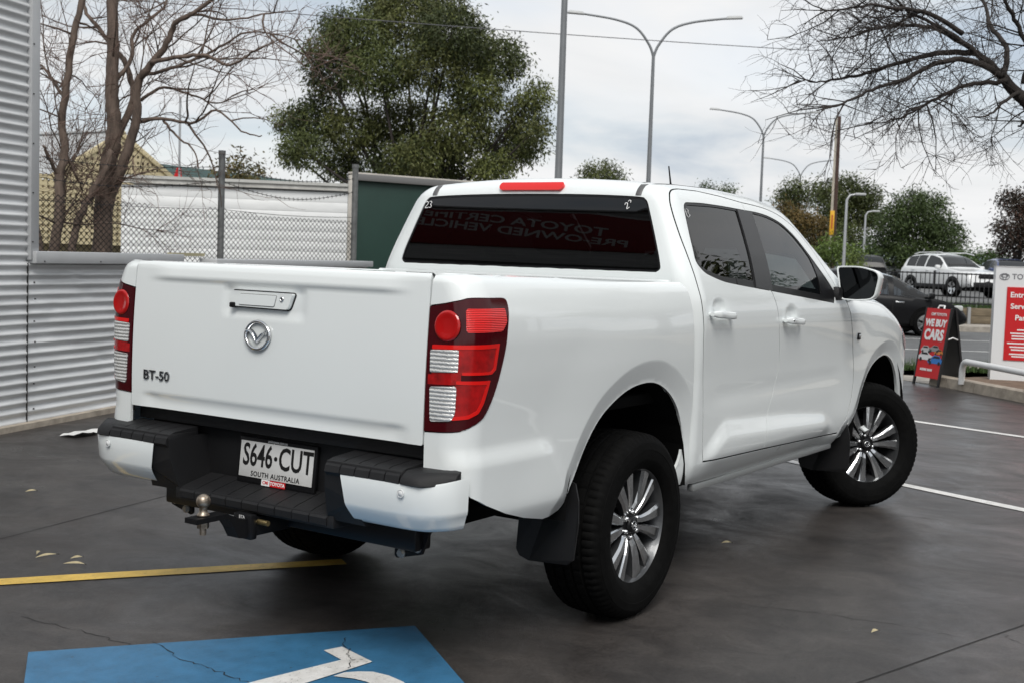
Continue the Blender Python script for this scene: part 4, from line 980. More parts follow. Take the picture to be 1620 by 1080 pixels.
# footpath, kerbs, road, far kerb and embankment (they run across the view)
KP = [vr(17, 12.2), np.array([10.43, -.28, 0]), np.array([11.13, .45, 0]), np.array([11.55, .90, 0]), np.array([11.78, 1.16, 0])]
FP = [KP[0]]+KP[1:]+[np.array([12.0, 1.45, 0]), np.array([13.9, 4.4, 0]), np.array([14.5, 9.6, 0]), vr(-9, 19.3), vr(40, 19.3), vr(40, 12.2)]
sheet('footpath', FP, .004, CONC, kind='structure')
def kerb(name, pts, w, h, mat, drop_last=False):
    pts = [np.array(p[:2], float) for p in pts]; st = tag(empty(name), kind='structure'); n = len(pts)
    tot = 0
    for a, b in zip(pts[:-1], pts[1:]):
        L = np.linalg.norm(b-a); k = max(1, int(round(L/1.0))); d = (b-a)/L; n_ = np.array([-d[1], d[0]])
        for i in range(k):
            p, q = a+d*L*(i/k)+d*.004, a+d*L*((i+1)/k)-d*.004
            sec = [(0, 0), (.012, h*.93), (.035, h), (w, h), (w, 0)]
            V = [(*(e+n_*o_), z) for e in (p, q) for o_, z in sec]
            mk('kerb_stone', V, [(0, 1, 2, 3, 4), (9, 8, 7, 6, 5)]+[(j, (j+1) % 5, 5+(j+1) % 5, 5+j) for j in range(5)], mat, st, False)
    return st
kerb('kerb', KP[::-1], .16, .13, KERBM)
sheet('island_bed', [KP[1]+np.array([.3, .05, 0]), KP[3]+np.array([.28, .0, 0]), KP[3]+np.array([1.6, -.6, 0]), KP[1]+np.array([1.5, -1.4, 0]), vr(12, 12.8)], .105, SOIL, kind='structure')
sheet('road', [vr(-60, 19.3), vr(120, 19.3), vr(120, 30.6), vr(-60, 30.6)], .0, ASPHALT, kind='structure')
for dd, ww in ((22.9, .12), (26.4, .12)):
    line_on('road_line', vr(-40, dd), vr(80, dd), ww, LINEW, '', n=60)
kerb('far_kerb', [vr(32, 30.5), vr(2, 30.5)], .25, .13, CONC)
sheet('far_footpath', [vr(-60, 30.7), vr(120, 30.7), vr(120, 32.0), vr(-60, 32.0)], .12, CONC, kind='structure')
LOTZ = .50
sheet('raised_car_park', [vr(-80, 32.2), vr(160, 32.2), vr(200, 110), vr(-100, 110)], LOTZ, pm('far lot asphalt', (.12, .12, .12), rough=.8, var=.15, vscale=2), kind='structure')
# timber retaining wall: sleepers between steel posts
rw = empty('retaining_wall', xy(vr(12, 32)), label='low timber sleeper retaining wall beyond the road below black fence', cat='wall')
SLP = pm('weathered sleeper', (.17, .135, .09), rough=.85, var=.3, vscale=3., stretch=(1, 1, 8), bump=.4, bscale=40); GALV = pm('galvanised steel', (.42, .43, .44), rough=.45, metal=.6, var=.12, vscale=20)
def vbox(name, c, s, mat, parent, bev=0., zrot=0.):   # box whose x axis runs across the view
    rot = Matrix.Rotation(math.atan2(RGT[1], RGT[0])+zrot, 3, 'Z'); base = Vector(parent.location) if parent is not None and parent.parent is None else Vector()
    return rbox(name, tuple(Vector(c)-base), s, mat, parent, bev, rot)
def vrz(r_, d, z): p = vr(r_, d); return (p[0], p[1], z)
for i in range(-4, 14):
    for k in range(2): vbox('sleeper', vrz(2.2+i*2.4+1.2, 32.1, .12+.105+k*.205), (2.32, .08, .198), SLP, rw, .006)
    vbox('wall_post', vrz(2.2+i*2.4, 32.04, .33), (.075, .10, .44), GALV, rw)
# black steel pool fence on the wall
pf = empty('steel_fence', xy(vr(12, 32.5)), label='black steel picket fence on top of the retaining wall', cat='fence'); BLK = pm('black powder coat', (.012, .012, .013), rough=.4)
pk = None
def pf_box(nm, r_, z, s): return vbox(nm, vrz(r_, 32.45, z), s, BLK, pf)
for i in range(-1, 9):
    pf_box('fence_post', 6.2+i*2.4, LOTZ+.47, (.05, .05, 1.0)); pf_box('rail', 7.4+i*2.4, LOTZ+.90, (2.4, .035, .035)); pf_box('rail', 7.4+i*2.4, LOTZ+.13, (2.4, .035, .035))
    for j in range(1, 20):
        r_ = 6.2+i*2.4+j*.12; c = vrz(r_, 32.45, LOTZ+.50)
        if pk is None:
            pk = vbox('picket', c, (.018, .018, .86), BLK, pf); pk0 = np.array(c)
        else:
            o = pk.copy(); C.objects.link(o); o.parent = pf; dv = np.array(c)-pk0; o.location = Vector(dv)
# grass strip inside the fence, weeds by the road
def grass_patch(name, cx, hw, hd, n, h, label, z0, seed, frame=True):
    rs = np.random.RandomState(seed); mb = MB()
    for _ in range(n):
        if frame: p = cx+RGT*rs.uniform(-hw, hw)+FWD*rs.uniform(-hd, hd)
        else: p = cx+np.array([rs.normal(0, hw), rs.normal(0, hd), 0])
        a = rs.uniform(0, 6.28); L = h*rs.uniform(.5, 1.3); w = .006+.012*h; d = np.array([math.cos(a), math.sin(a), 0]); t = np.array([-d[1], d[0], 0])
        b = np.array([p[0], p[1], z0]); mb.add([b-t*w, b+t*w, b+d*L*rs.uniform(.1, .6)+np.array([0, 0, L])], [(0, 1, 2)])
    return tag(mb.build(name, GRASSM), kind='stuff')
grass_patch('grass_strip', vr(15, 33.3), 9, .7, 9000, .16, '', LOTZ, 1)
grass_patch('roadside_weeds', vr(6.6, 18.2), .9, .25, 700, .16, '', 0, 2); grass_patch('roadside_weeds', vr(5.05, 17.9), .5, .2, 250, .10, '', 0, 3)
# ---------------------------------------------------------------- corrugated wall and fence along the car park
FA = np.array([1.16, 5.2, 0.]); FD_ = np.array([.9486, .3165, 0.]); FN = np.array([FD_[1], -FD_[0], 0.])
def fz(s, z, out_=0.): p = FA+FD_*s+FN*out_; return (p[0], p[1], z)
def corr_mat():
    m = pm('zincalume', (.64, .65, .655), rough=.45, metal=.12, var=.17, vscale=2.5, stretch=(.4, .4, 6), bump=.12, bscale=30, rvar=.08)
    return m
ZINC = corr_mat(); TRIM = pm('grey flashing', (.48, .49, .50), rough=.45, metal=.2, var=.05, vscale=3.); RIVET = pm('rivet', (.03, .03, .03), rough=.5)
def corrugated(name, s0, s1, z0, z1, parent, dents=(), ds=.06, amp=.0125, pitch=.0762, seed=0):
    ss = np.arange(s0, s1+1e-6, max((s1-s0)/max(2, round((s1-s0)/ds)), .01)); zz = np.arange(z0, z1+1e-6, pitch/8)
    S, Z = np.meshgrid(ss, zz); rs = np.random.RandomState(seed)
    O = amp*np.sin(2*math.pi*(Z-z0)/pitch)
    O = O+.004*np.sin(S*1.7+seed)*np.sin(Z*2.3)
    for ds_, dz_, dr, da in dents: O = O-da*np.exp(-((S-ds_)/dr)**2-((Z-dz_)/(dr*.55))**2)
    Zw = Z+.004*np.sin(S*.9+seed)
    V = [(FA[0]+FD_[0]*a+FN[0]*o, FA[1]+FD_[1]*a+FN[1]*o, z) for a, z, o in zip(S.ravel(), Zw.ravel(), O.ravel())]
    k = len(ss); Fc = [(i*k+j, i*k+j+1, (i+1)*k+j+1, (i+1)*k+j) for i in range(len(zz)-1) for j in range(k-1)]
    return mk(name, V, Fc, ZINC, parent)
def fbox(name, s, z, out_, sz, mat, parent, bev=0.):
    return rbox(name, fz(s, z, out_), sz, mat, parent, bev, Matrix.Rotation(math.atan2(FD_[1], FD_[0]), 3, 'Z'))
SW = .30
tw = empty('corrugated_wall', (0, 0, 0), label='tall grey corrugated steel wall at the end of the low fence', cat='wall')
for i in range(2): corrugated('steel_sheet', SW-(i+1)*1.8, SW-i*1.8+(.0 if i == 0 else .05), .03, 4.42, tw, seed=i, ds=.25)
fbox('corner_flashing', SW+.045, 2.88, .012, (.098, .05, 3.14), TRIM, tw, .003); fbox('wall_frame', SW-1.8, 2.2, -.10, (3.5, .12, 4.35), pm('frame grey', (.2, .2, .2), rough=.7), tw); fbox('wall_capping', SW-1.75, 4.44, -.04, (3.75, .22, .08), TRIM, tw, .004)
lf = empty('corrugated_fence', (0, 0, 0), label='low grey corrugated steel fence with flat capping behind the truck', cat='fence')
rs = np.random.RandomState(5)
dents = [(rs.uniform(.5, 3.2), rs.uniform(.35, 1.15), rs.uniform(.05, .22), rs.uniform(.003, .012)) for _ in range(22)]+[(.95, 1.18, .06, .018), (.62, .92, .09, .012)]
corrugated('steel_sheet', SW-.012, 3.02, .03, 1.30, lf, dents, ds=.035, seed=9); corrugated('steel_sheet', 3.0, 7.25, .03, 1.26, lf, ds=.12, seed=3)
fbox('seam_lip', SW-.006, .66, .010, (.006, .012, 1.25), SEAMD, lf)
fbox('capping', 1.42, 1.330, .0, (2.20, .14, .095), TRIM, lf, .004); fbox('capping', 5.20, 1.300, -.02, (4.14, .20, .075), TRIM, lf, .004); fbox('capping', 2.85, 1.375, -.10, (.62, .05, .03), pm('old cream paint', (.42, .38, .24), rough=.8), lf)
fbox('fence_back', 3.8, .62, -.08, (7.0, .05, 1.2), pm('frame grey', (.2, .2, .2), rough=.7), lf); fbox('concrete_plinth', 3.4, .02, .03, (7.8, .10, .05), KERBM, lf)
for k in range(7):
    for s_ in (SW+.08, SW+1.36):
        o = fbox('rivet', s_+rs.uniform(-.01, .01), .16+k*.165+rs.uniform(-.02, .02), .011, (.011, .008, .011), RIVET, lf)
for k in range(8): fbox('rivet', SW+.015, 1.45+k*.38, .040, (.010, .008, .010), RIVET, tw)
for k in range(3): fbox('rivet', SW+.12+k*.75, 1.300, .072, (.010, .008, .010), RIVET, lf)
# service building behind the camera; its red sign shows in the rear window
bA = np.array([-8.24, 2.31, 0.]); bD = np.array([.257, .966, 0.]); bN = np.array([.966, -.257, 0.])
sb = empty('service_building', tuple(bA), label='grey corrugated service building with a red sign facing the truck tailgate', cat='building')
def bbox(name, u, z, o_, sz, mat, parent, bev=0.):
    p = bA+bD*u+bN*o_; return rbox(name, tuple(Vector((p[0], p[1], z))-Vector(parent.location)), sz, mat, parent, bev, Matrix.Rotation(math.atan2(bD[1], bD[0]), 3, 'Z'))
FAs, FDs, FNs = FA, FD_, FN; FA, FD_, FN = bA, bD, bN
for i in range(4):
    o = corrugated('steel_sheet', -3.0+i*3.4, .43+i*3.4, 3.2, 5.55, sb, seed=20+i, ds=.4, pitch=.0762); o.data.transform(Matrix.Translation(-Vector(sb.location)))
FA, FD_, FN = FAs, FDs, FNs
bbox('wall', 3.8, 2.7, -2.1, (13.6, 4., 5.4), pm('frame grey', (.2, .2, .2), rough=.7), sb); bbox('roller_door', 1.5, 1.5, -.06, (3.2, .06, 3.0), pm('roller door grey', (.30, .31, .32), rough=.5), sb); bbox('roller_door', 6.0, 1.5, -.06, (3.2, .06, 3.0), pm('roller door grey', (.30, .31, .32), rough=.5), sb); bbox('roof_gutter', 3.8, 5.58, .05, (13.8, .20, .12), TRIM, sb, .01)
sg = empty('wall_sign', tuple(bA), label='long dark red sign board fixed high on the service building', cat='sign')
bbox('sign_panel', 4.6, 4.97, .06, (7.0, .05, .72), pm('dark red sign', (.24, .008, .012), rough=.5), sg, .005)
def walltext(t, size, u, z, **k): 
    p = bA+bD*u+bN*.088; return text('sign_letters', t, size, pm('grey sign lettering', (.55, .54, .54), rough=.5), sg, basis(Vector((p[0], p[1], z))-Vector(sg.location), bD, (0, 0, 1)), ext=.002, align='LEFT', **k)
walltext('TOYOTA CERTIFIED', .155, 1.95, 5.09, bold=.003, sx=2.75); walltext('PRE-OWNED VEHICLES', .155, 1.55, 4.945, bold=.003, sx=2.65)
# litter
random.seed(8)
def litter(name, px, L, w, mat, label, cat, rz, group=None):
    p = ground_at(*px); V = []; n = 6
    for i in range(n+1):
        t = i/n; ww = w*math.sin(math.pi*min(max(t, .06), .94)); bx = (t-.5)*L; by = .12*L*math.sin(t*3); V += [(bx, by+ww/2, .006+.010*math.sin(t*math.pi)), (bx, by-ww/2, .006+.004*t)]
    o = mk(name, V, [(2*i, 2*i+1, 2*i+3, 2*i+2) for i in range(n)], mat); o.location = (p[0], p[1], .001); o.rotation_euler = (0, 0, rz); return tag(o, label, cat, group)
DRY = pm('dry leaf', (.42, .36, .22), rough=.8, var=.2, vscale=40)
for i, (px, L, a, lb) in enumerate((((75, 881), .11, .3, 'long pale dry leaf lying just past the yellow line'), ((62, 876), .06, 1.2, 'short dry leaf scrap touching a longer leaf past the yellow line'), ((118, 894), .11, -.5, 'pale dry leaf lying against the edge of the yellow line'), ((122, 884), .06, .1, 'tiny dry leaf scrap above the leaf at the yellow line'), ((1150, 860), .06, -.3, 'lone dry leaf on the paving beside the rear wheel'), ((1385, 1001), .05, .2, 'pale scrap lying beside a long crack in the paving'), ((50, 778), .07, .2, 'dark curled leaf lying before the corrugated fence'))):
    litter('dry_leaf', px, L, .009, DRY, lb, 'leaf', a-.6, 'dry leaves on the paving')
pa = ground_at(135, 686); V = []; Fc = []; n = 10
for i in range(n+1):
    for j in range(5):
        u_, v_ = i/n, j/4; V.append((pa[0]+FD_[0]*(u_-.5)*.42+FN[0]*(v_-.5)*(.16+.05*math.sin(u_*5)), pa[1]+FD_[1]*(u_-.5)*.42+FN[1]*(v_-.5)*(.16+.05*math.sin(u_*5)), .008+.025*abs(math.sin(u_*4+v_))*v_+.01*math.sin(u_*9+v_*4)**2))
Fc = [(i*5+j, i*5+j+1, (i+1)*5+j+1, (i+1)*5+j) for i in range(n) for j in range(4)]
tag(mk('paper_scrap', V, Fc, pm('white paper', (.72, .72, .70), rough=.8)), 'crumpled white paper scrap lying below the corrugated fence', 'litter')
# ---------------------------------------------------------------- trees
BARK = pm('grey brown bark', (.115, .085, .068), rough=.9, var=.4, vscale=14., stretch=(1, 1, .25), bump=.6, bscale=50); TWIG = pm('pinkish twig', (.16, .105, .085), rough=.85, var=.25, vscale=5)
BARKD = pm('dark bark', (.030, .024, .021), rough=.9, var=.35, vscale=14., bump=.6, bscale=50); TWIGD = pm('dark twig', (.045, .036, .032), rough=.85, var=.25, vscale=5)
def wiggle(rs, p, d, L, n, bend, sag):
    P = [p]; d = d/np.linalg.norm(d)
    for i in range(n):
        d = d+rs.normal(0, bend, 3)+np.array([0, 0, sag]); d /= np.linalg.norm(d); P.append(P[-1]+d*L/n)
    return P
def grow_twigs(mb, rs, path, r0, level, cfg):
    """side branches along a path; cfg[level] = (count per metre, length, radius, bend, sag, bias, spread, mat)"""
    if level >= len(cfg): return
    cnt, Ls, rr, bend, sag, bias, spread, mi = cfg[level]
    P = np.array(path); seg = np.linalg.norm(np.diff(P, axis=0), axis=1); tot = seg.sum(); n = rs.poisson(cnt*tot)
    for _ in range(n):
        t = rs.uniform(.12, 1)*tot; k = 0
        while k < len(seg)-1 and t > seg[k]: t -= seg[k]; k += 1
        p = P[k]+(P[k+1]-P[k])*min(1, t/seg[k]); ax = (P[k+1]-P[k])/seg[k]
        d = ax*(1-spread)+rs.normal(0, 1, 3)*spread*.75+np.array(bias)*spread
        L = Ls*rs.uniform(.45, 1.25); q = wiggle(rs, p, d, L, max(3, int(L/.16)) if level < len(cfg)-1 else 4, bend, sag)
        r1 = rr*rs.uniform(.7, 1.15); k_ = len(q); mb.tube([tuple(v) for v in q], [r1*(1-.72*i/(k_-1)) for i in range(k_)], 4 if level == 0 else 3, mi)
        grow_twigs(mb, rs, q, r1, level+1, cfg)
def bare_tree(name, limbs, depth, cfg, label, seed, bark, twig, grp=None, base=None):
    rs = np.random.RandomState(seed); mb = MB(); tw_ = MB()
    for limb in limbs:
        pts, ra, rb = limb[0], limb[1], limb[2]; dd = limb[3] if len(limb) > 3 else (0, 0)
        n = len(pts); P = [at(x, y, depth+dd[0]+(dd[1]-dd[0])*i/(n-1)) for i, (x, y) in enumerate(pts)]
        Q = [np.array(q) for q in crom(P, 5)]
        for i in range(1, len(Q)-1): Q[i] = Q[i]+rs.normal(0, .006, 3)
        k = len(Q); mb.tube([tuple(q) for q in Q], [(ra+(rb-ra)*(i/(k-1))**.8)*rs.uniform(.97, 1.03) for i in range(k)], 9)
        grow_twigs(tw_, rs, Q, rb, limb[4] if len(limb) > 4 else 0, cfg)
    b = base if base is not None else np.array(mb.V[0]); o = empty(name, (b[0], b[1], 0.), label=label, cat='tree', group=grp)
    off = Vector((-b[0], -b[1], 0))
    for m_, nm, mt in ((mb, 'trunk', [bark]), (tw_, 'branches', [bark, twig])):
        m_.V = [tuple(Vector(v)+off) for v in m_.V]; q = m_.build(nm, mt, o, True)
    return o
LC = [(3.4, 1.25, .013, .15, .02, (.25, .0, .30), .62, 0), (4.6, .70, .0062, .18, .02, (.1, 0, .25), .62, 1), (8.0, .42, .0036, .2, .02, (.05, 0, .2), .62, 1)]
def cr1(L): return [(x/2.511, y/2.511) for x, y in L]
bare_tree('bare_tree', [
    (cr1([(395, 1150), (405, 1000), (412, 800), (425, 690), (450, 560), (448, 430), (445, 300), (448, 150), (445, -20), (452, -150)]), 0.132, 0.0594, (0, 0), 0),
    (cr1([(400, 1010), (432, 800), (470, 700), (505, 610), (540, 480), (545, 340), (575, 290), (640, 210), (685, 120), (700, 90), (820, 20), (960, -80)]), 0.0858, 0.0198, (.1, -.5), 0),
    (cr1([(470, 540), (530, 400), (520, 320), (490, 240), (450, 190), (390, 110), (340, 40), (330, -60)]), 0.0495, 0.0198, (.1, .6), 0),
    (cr1([(600, 250), (720, 225), (830, 225), (900, 260), (960, 240), (1010, 205), (1090, 170)]), 0.0297, 0.00792, (-.3, -.9), 0),
    (cr1([(560, 300), (660, 280), (780, 235), (870, 190), (980, 130), (1110, 140), (1200, 165)]), 0.0264, 0.0066, (-.1, .5), 0),
    (cr1([(545, 490), (640, 470), (760, 490), (860, 440), (960, 520), (1040, 540)]), 0.0264, 0.0066, (0, -.8), 0),
    (cr1([(560, 400), (650, 350), (760, 380), (860, 410), (930, 380)]), 0.0231, 0.0066, (.2, .9), 0),
    (cr1([(650, 480), (700, 540), (770, 600), (790, 670)]), 0.01848, 0.0066, (0, -.5), 1),
    (cr1([(690, 90), (780, 60), (900, 80), (1040, 60), (1180, 40)]), 0.0231, 0.0066, (-.3, -.4), 0),
    (cr1([(450, 330), (520, 240), (530, 140), (580, 90), (650, 30), (660, -40)]), 0.0297, 0.0132, (0, .6), 0)],
    15.3, LC, 'leafless grey brown tree with thick leaning trunk behind chain link fence', 3, BARK, TWIG, 'bare trees behind the chain link fence')
bare_tree('bare_tree', [
    (cr1([(205, 1150), (215, 1000), (235, 820), (238, 700), (258, 600), (245, 480), (268, 320), (290, 150), (325, 0), (335, -100)]), 0.0693, 0.033, (0, 0), 0),
    (cr1([(235, 700), (200, 640), (170, 580)]), 0.033, 0.0132, (0, -.3), 1), (cr1([(255, 390), (190, 290), (140, 230), (120, 130)]), 0.0231, 0.00792, (0, .4), 0), (cr1([(260, 600), (300, 700), (330, 760)]), 0.0198, 0.0099, (0, .3), 1)],
    14.7, LC, 'slender leafless tree with wavy trunk beside the tall corrugated wall', 6, BARK, TWIG, 'bare trees behind the chain link fence')
bare_tree('bare_tree', [
    (cr1([(270, 1150), (285, 1000), (310, 880), (360, 780), (410, 690), (445, 600)]), 0.0495, 0.0396, (0, .3), 1), (cr1([(150, 1130), (155, 990), (140, 900), (125, 800), (120, 700)]), 0.066, 0.033, (-.4, -.4), 1)],
    14.8, [(.9, .5, .012, .14, .05, (0, 0, .6), .7, 0), (3., .3, .005, .2, .0, (0, 0, .3), .7, 1)], 'short leaning bare stems between two taller leafless trees', 7, BARK, TWIG, 'bare trees behind the chain link fence')
def cr3(L): return [(x/2.25+900, y/2.25) for x, y in L]
RC = [(9.5, .62, .008, .16, -.012, (-.25, .05, -.06), .58, 0), (10.5, .42, .0040, .18, -.01, (-.15, 0, -.04), .6, 1), (10.0, .24, .0028, .2, -.01, (-.1, 0, -.06), .6, 1)]
bt = ground_at(1840, 720)
bare_tree('bare_tree', [
    ([(1850, 700), (1800, 520), (1760, 330), (1690, 230), (1620, 158), (1584, 120), (1544, 84)], .15, .030, (0, -.2), 0), ([(1548, 86), (1500, 50), (1440, 20), (1390, -30)], .028, .008, (-.2, -.4), 0),
    (cr3([(1540, 270), (1420, 215), (1300, 230), (1180, 290), (1080, 320), (990, 365), (930, 385), (880, 392)]), 0.0341, 0.00496, (-.2, -.6), 0),
    (cr3([(1450, 190), (1320, 190), (1190, 220), (1060, 260), (960, 282), (880, 292), (800, 288)]), 0.0341, 0.00434, (-.2, .5), 0),
    (cr3([(1440, 180), (1330, 110), (1220, 90), (1120, 100), (1000, 130), (880, 150)]), 0.031, 0.00434, (-.2, .3), 0),
    (cr3([(1400, 120), (1290, 50), (1170, 30), (1050, 20), (930, 40), (850, 10)]), 0.0279, 0.00434, (-.2, -.9), 0),
    (cr3([(1560, 290), (1440, 300), (1330, 340), (1240, 390), (1150, 430), (1050, 440)]), 0.0279, 0.00434, (-.2, -.3), 0),
    (cr3([(1600, 330), (1540, 370), (1490, 410), (1420, 420)]), 0.0217, 0.00496, (-.2, -.5), 0),
    (cr3([(1540, 270), (1560, 180), (1500, 90), (1480, 20), (1430, -60)]), 0.0341, 0.0124, (-.2, .6), 0),
    (cr3([(1620, 300), (1640, 200), (1600, 100), (1560, 20), (1530, -60)]), 0.0341, 0.0124, (-.2, -.6), 0),
    ([(1700, 250), (1680, 200), (1640, 190), (1610, 200)], .05, .01, (-.2, .2), 0)],
    12.5, RC, 'dark leafless tree with drooping twigs reaching over the signs', 11, BARKD, TWIGD, None, bt)
LEAVES = {}
def leafmats(key, cols):
    if key not in LEAVES: LEAVES[key] = [pm(f'leaf {key} {i}', c, rough=.6, var=.35, vscale=1.6, spec=.3) for i, c in enumerate(cols)]
    return LEAVES[key]
def leafy_tree(name, base, clumps, leaf, n_per, mats, label, seed, limb=True, trunk_r=.25, grp=None, droop=.5, barkm=None, trunk=None):
    """clumps: list of (centre xyz, radius); leaves are small faces set in sprays through each clump"""
    rs = np.random.RandomState(seed); base = np.array(base, float); o = empty(name, tuple(base), label=label, cat='tree', group=grp)
    tm = MB(); top = np.mean([c for c, r in clumps], 0)-base; bm_ = barkm or BARKD
    fork = np.array([top[0]*.3, top[1]*.3, max(.8, top[2]*.42)])
    tm.tube([(0, 0, -.3), tuple(fork*.5+rs.normal(0, .05, 3)), tuple(fork)], [trunk_r*1.15, trunk_r*.95, trunk_r*.8], 9)
    if limb:
        for c, r in clumps:
            q = np.array(c)-base; m = fork+(q-fork)*.5+np.array([0, 0, -.12*np.linalg.norm(q-fork)])+rs.normal(0, .15*r, 3)
            tm.tube([tuple(fork), tuple(fork+(m-fork)*.5), tuple(m), tuple(q), tuple(q+np.array([rs.normal(0, .4*r), rs.normal(0, .4*r), .5*r]))], [trunk_r*.38, trunk_r*.3, trunk_r*.2, trunk_r*.09, trunk_r*.03], 5)
    tm.build('trunk', bm_, o, True)
    Vs = []; Fs = []; Ms = []
    for c, r in clumps:
        n = int(n_per*r*r); ns = max(6, n//26); c = np.array(c)-base
        u = rs.normal(0, 1, (ns, 3)); u /= np.linalg.norm(u, axis=1, keepdims=True); rad = r*.86*rs.uniform(.30, 1, ns)**.5
        sp = c+u*rad[:, None]*np.array([1.05, 1.05, .82]); ct = rs.randint(0, len(mats)); tone = np.where(rs.uniform(size=ns) < .6, ct, rs.randint(0, len(mats), ns))
        for k in range(ns):
            m = 26; q = sp[k]+rs.normal(0, leaf*1.5, (m, 3)); d = rs.normal(0, 1, (m, 3))+u[k]*.6+np.array([0, 0, -droop*2.2]); d /= np.linalg.norm(d, axis=1, keepdims=True)
            t = np.cross(d, rs.normal(0, 1, (m, 3))); t /= np.linalg.norm(t, axis=1, keepdims=True)+1e-9; L = leaf*rs.uniform(.7, 1.4, m)[:, None]; w = L*.17
            b = len(Vs); quad = np.stack([q, q+d*L*.45+t*w, q+d*L, q+d*L*.45-t*w], 1).reshape(-1, 3)
            Vs.extend(quad.tolist()); Fs.extend([(b+4*i, b+4*i+1, b+4*i+2, b+4*i+3) for i in range(m)]); Ms.extend([int(tone[k])]*m)
    cr = mk('crown', Vs, Fs, mats, o, False, Ms)
    return o
EUC = leafmats('eucalypt', [(.045, .058, .017), (.068, .084, .023), (.105, .120, .032), (.038, .050, .016), (.085, .092, .028)])
D0 = 45.; k_ = D0/FPX
def px_clumps(L, D, seed, jit=1.6):
    rs = np.random.RandomState(seed); return [(at(x, y, D+rs.uniform(-jit, jit)), r*D/FPX) for x, y, r in L]
euc = [(560, 62, 62), (640, 32, 68), (715, 50, 58), (790, 95, 50), (600, 115, 58), (685, 105, 60), (755, 150, 52), (828, 185, 38), (520, 122, 46), (498, 190, 50), (560, 205, 55), (640, 195, 58), (722, 205, 62), (800, 232, 50), (478, 238, 36), (540, 258, 42), (620, 262, 50), (700, 262, 52), (778, 268, 38), (846, 150, 27), (457, 190, 28), (462, 242, 22), (838, 232, 26), (533, 42, 34), (700, 14, 40), (600, 10, 40), (655, 250, 45), (848, 205, 22), (505, 80, 28), (750, 80, 45)]
bs_ = at(655, 430, D0); leafy_tree('gum_tree', (bs_[0], bs_[1], 0), [(c_, r_*.95) for c_, r_ in px_clumps(euc, D0, 1, 2.2)], .135, 3800, EUC, 'large dense dark green gum tree behind the green hoarding', 21, trunk_r=.32)
def simple_tree(name, px, D, blobs, leaf, n_per, key, cols, label, seed, tr=.2, grp=None, z0=0., droop=.3):
    leaf, n_per = leaf*.78, int(n_per*2.5)
    b = at(px[0], px[1], D); return leafy_tree(name, (b[0], b[1], z0), px_clumps(blobs, D, seed, 1.2), leaf, n_per, leafmats(key, cols), label, seed, trunk_r=tr, grp=grp, droop=droop)
OLIVE = [(.062, .078, .024), (.088, .102, .030), (.050, .064, .020)]; RUST = [(.120, .080, .024), (.100, .084, .028), (.068, .064, .024)]; DKG = [(.034, .056, .017), (.055, .082, .024), (.042, .064, .019)]; LIME = [(.10, .15, .030), (.075, .115, .025), (.13, .17, .045)]; REDD = [(.040, .022, .016), (.055, .028, .02), (.03, .024, .016)]
TG = 'trees along the far side of the road'
simple_tree('street_tree', (1258, 428), 95, [(1255, 300, 20), (1242, 318, 16), (1268, 315, 18), (1252, 335, 14)], .28, 600, 'olive', OLIVE, 'small thin olive green tree seen behind a street lamp', 31, grp=TG, z0=.5)
simple_tree('street_tree', (1335, 428), 88, [(1340, 305, 32), (1310, 318, 26), (1372, 310, 24), (1350, 340, 34), (1315, 350, 26), (1378, 345, 22), (1335, 380, 30), (1300, 300, 16)], .28, 650, 'olive', OLIVE, 'tall olive green gum tree behind the stobie pole', 32, grp=TG, z0=.5)
simple_tree('street_tree', (1262, 428), 80, [(1262, 352, 26), (1240, 335, 18), (1285, 362, 26), (1262, 385, 26), (1298, 392, 22), (1245, 370, 20)], .25, 750, 'rust', RUST, 'rusty brown leaved tree to one side of the stobie pole', 33, grp=TG, z0=.5)
simple_tree('street_tree', (1450, 430), 72, [(1440, 325, 28), (1475, 328, 24), (1412, 350, 28), (1450, 365, 34), (1490, 360, 28), (1510, 378, 18), (1395, 385, 26), (1430, 400, 30), (1480, 400, 30), (1512, 402, 16), (1375, 402, 20)], .24, 950, 'dkg', DKG, 'broad dark green tree behind the white parked car', 34, tr=.3, grp=TG, z0=.5)
simple_tree('street_tree', (1610, 430), 62, [(1605, 322, 24), (1632, 330, 26), (1600, 362, 26), (1630, 375, 28), (1598, 392, 22), (1645, 350, 30)], .22, 950, 'redd', REDD, 'dark reddish purple tree behind the white sign', 35, grp=TG, z0=.5)
simple_tree('street_shrub', (1310, 432), 60, [(1312, 400, 20), (1330, 408, 18), (1295, 405, 16), (1348, 412, 16), (1360, 402, 12), (1318, 385, 14)], .2, 1050, 'lime', LIME, 'bright lime green shrub at the foot of the stobie pole', 36, .06, z0=.5)
simple_tree('street_shrub', (1545, 434), 66, [(1540, 412, 18), (1562, 412, 16), (1520, 412, 16), (1578, 408, 14)], .2, 1050, 'mid', [(.055, .10, .022), (.04, .075, .02), (.07, .115, .03)], 'mid green shrub behind the white parked car bonnet', 37, .06, z0=.5)
simple_tree('street_tree', (952, 420), 90, [(935, 277, 15), (955, 274, 16), (975, 278, 12), (950, 300, 18), (968, 298, 16)], .28, 750, 'olive', OLIVE, 'rounded olive tree top showing above the truck roof', 38, grp=TG)
simple_tree('street_tree', (1140, 424), 110, [(1118, 302, 12), (1150, 306, 14), (1135, 316, 16)], .3, 500, 'dkg', DKG, 'faint dark tree top just above the truck roof edge', 39, grp=TG)
simple_tree('street_tree', (385, 395), 36, [(360, 270, 16), (385, 268, 18), (402, 278, 14), (375, 290, 20), (398, 300, 18)], .18, 1200, 'rust', RUST, 'brownish shrub top showing above the white shed roof', 40, .08)
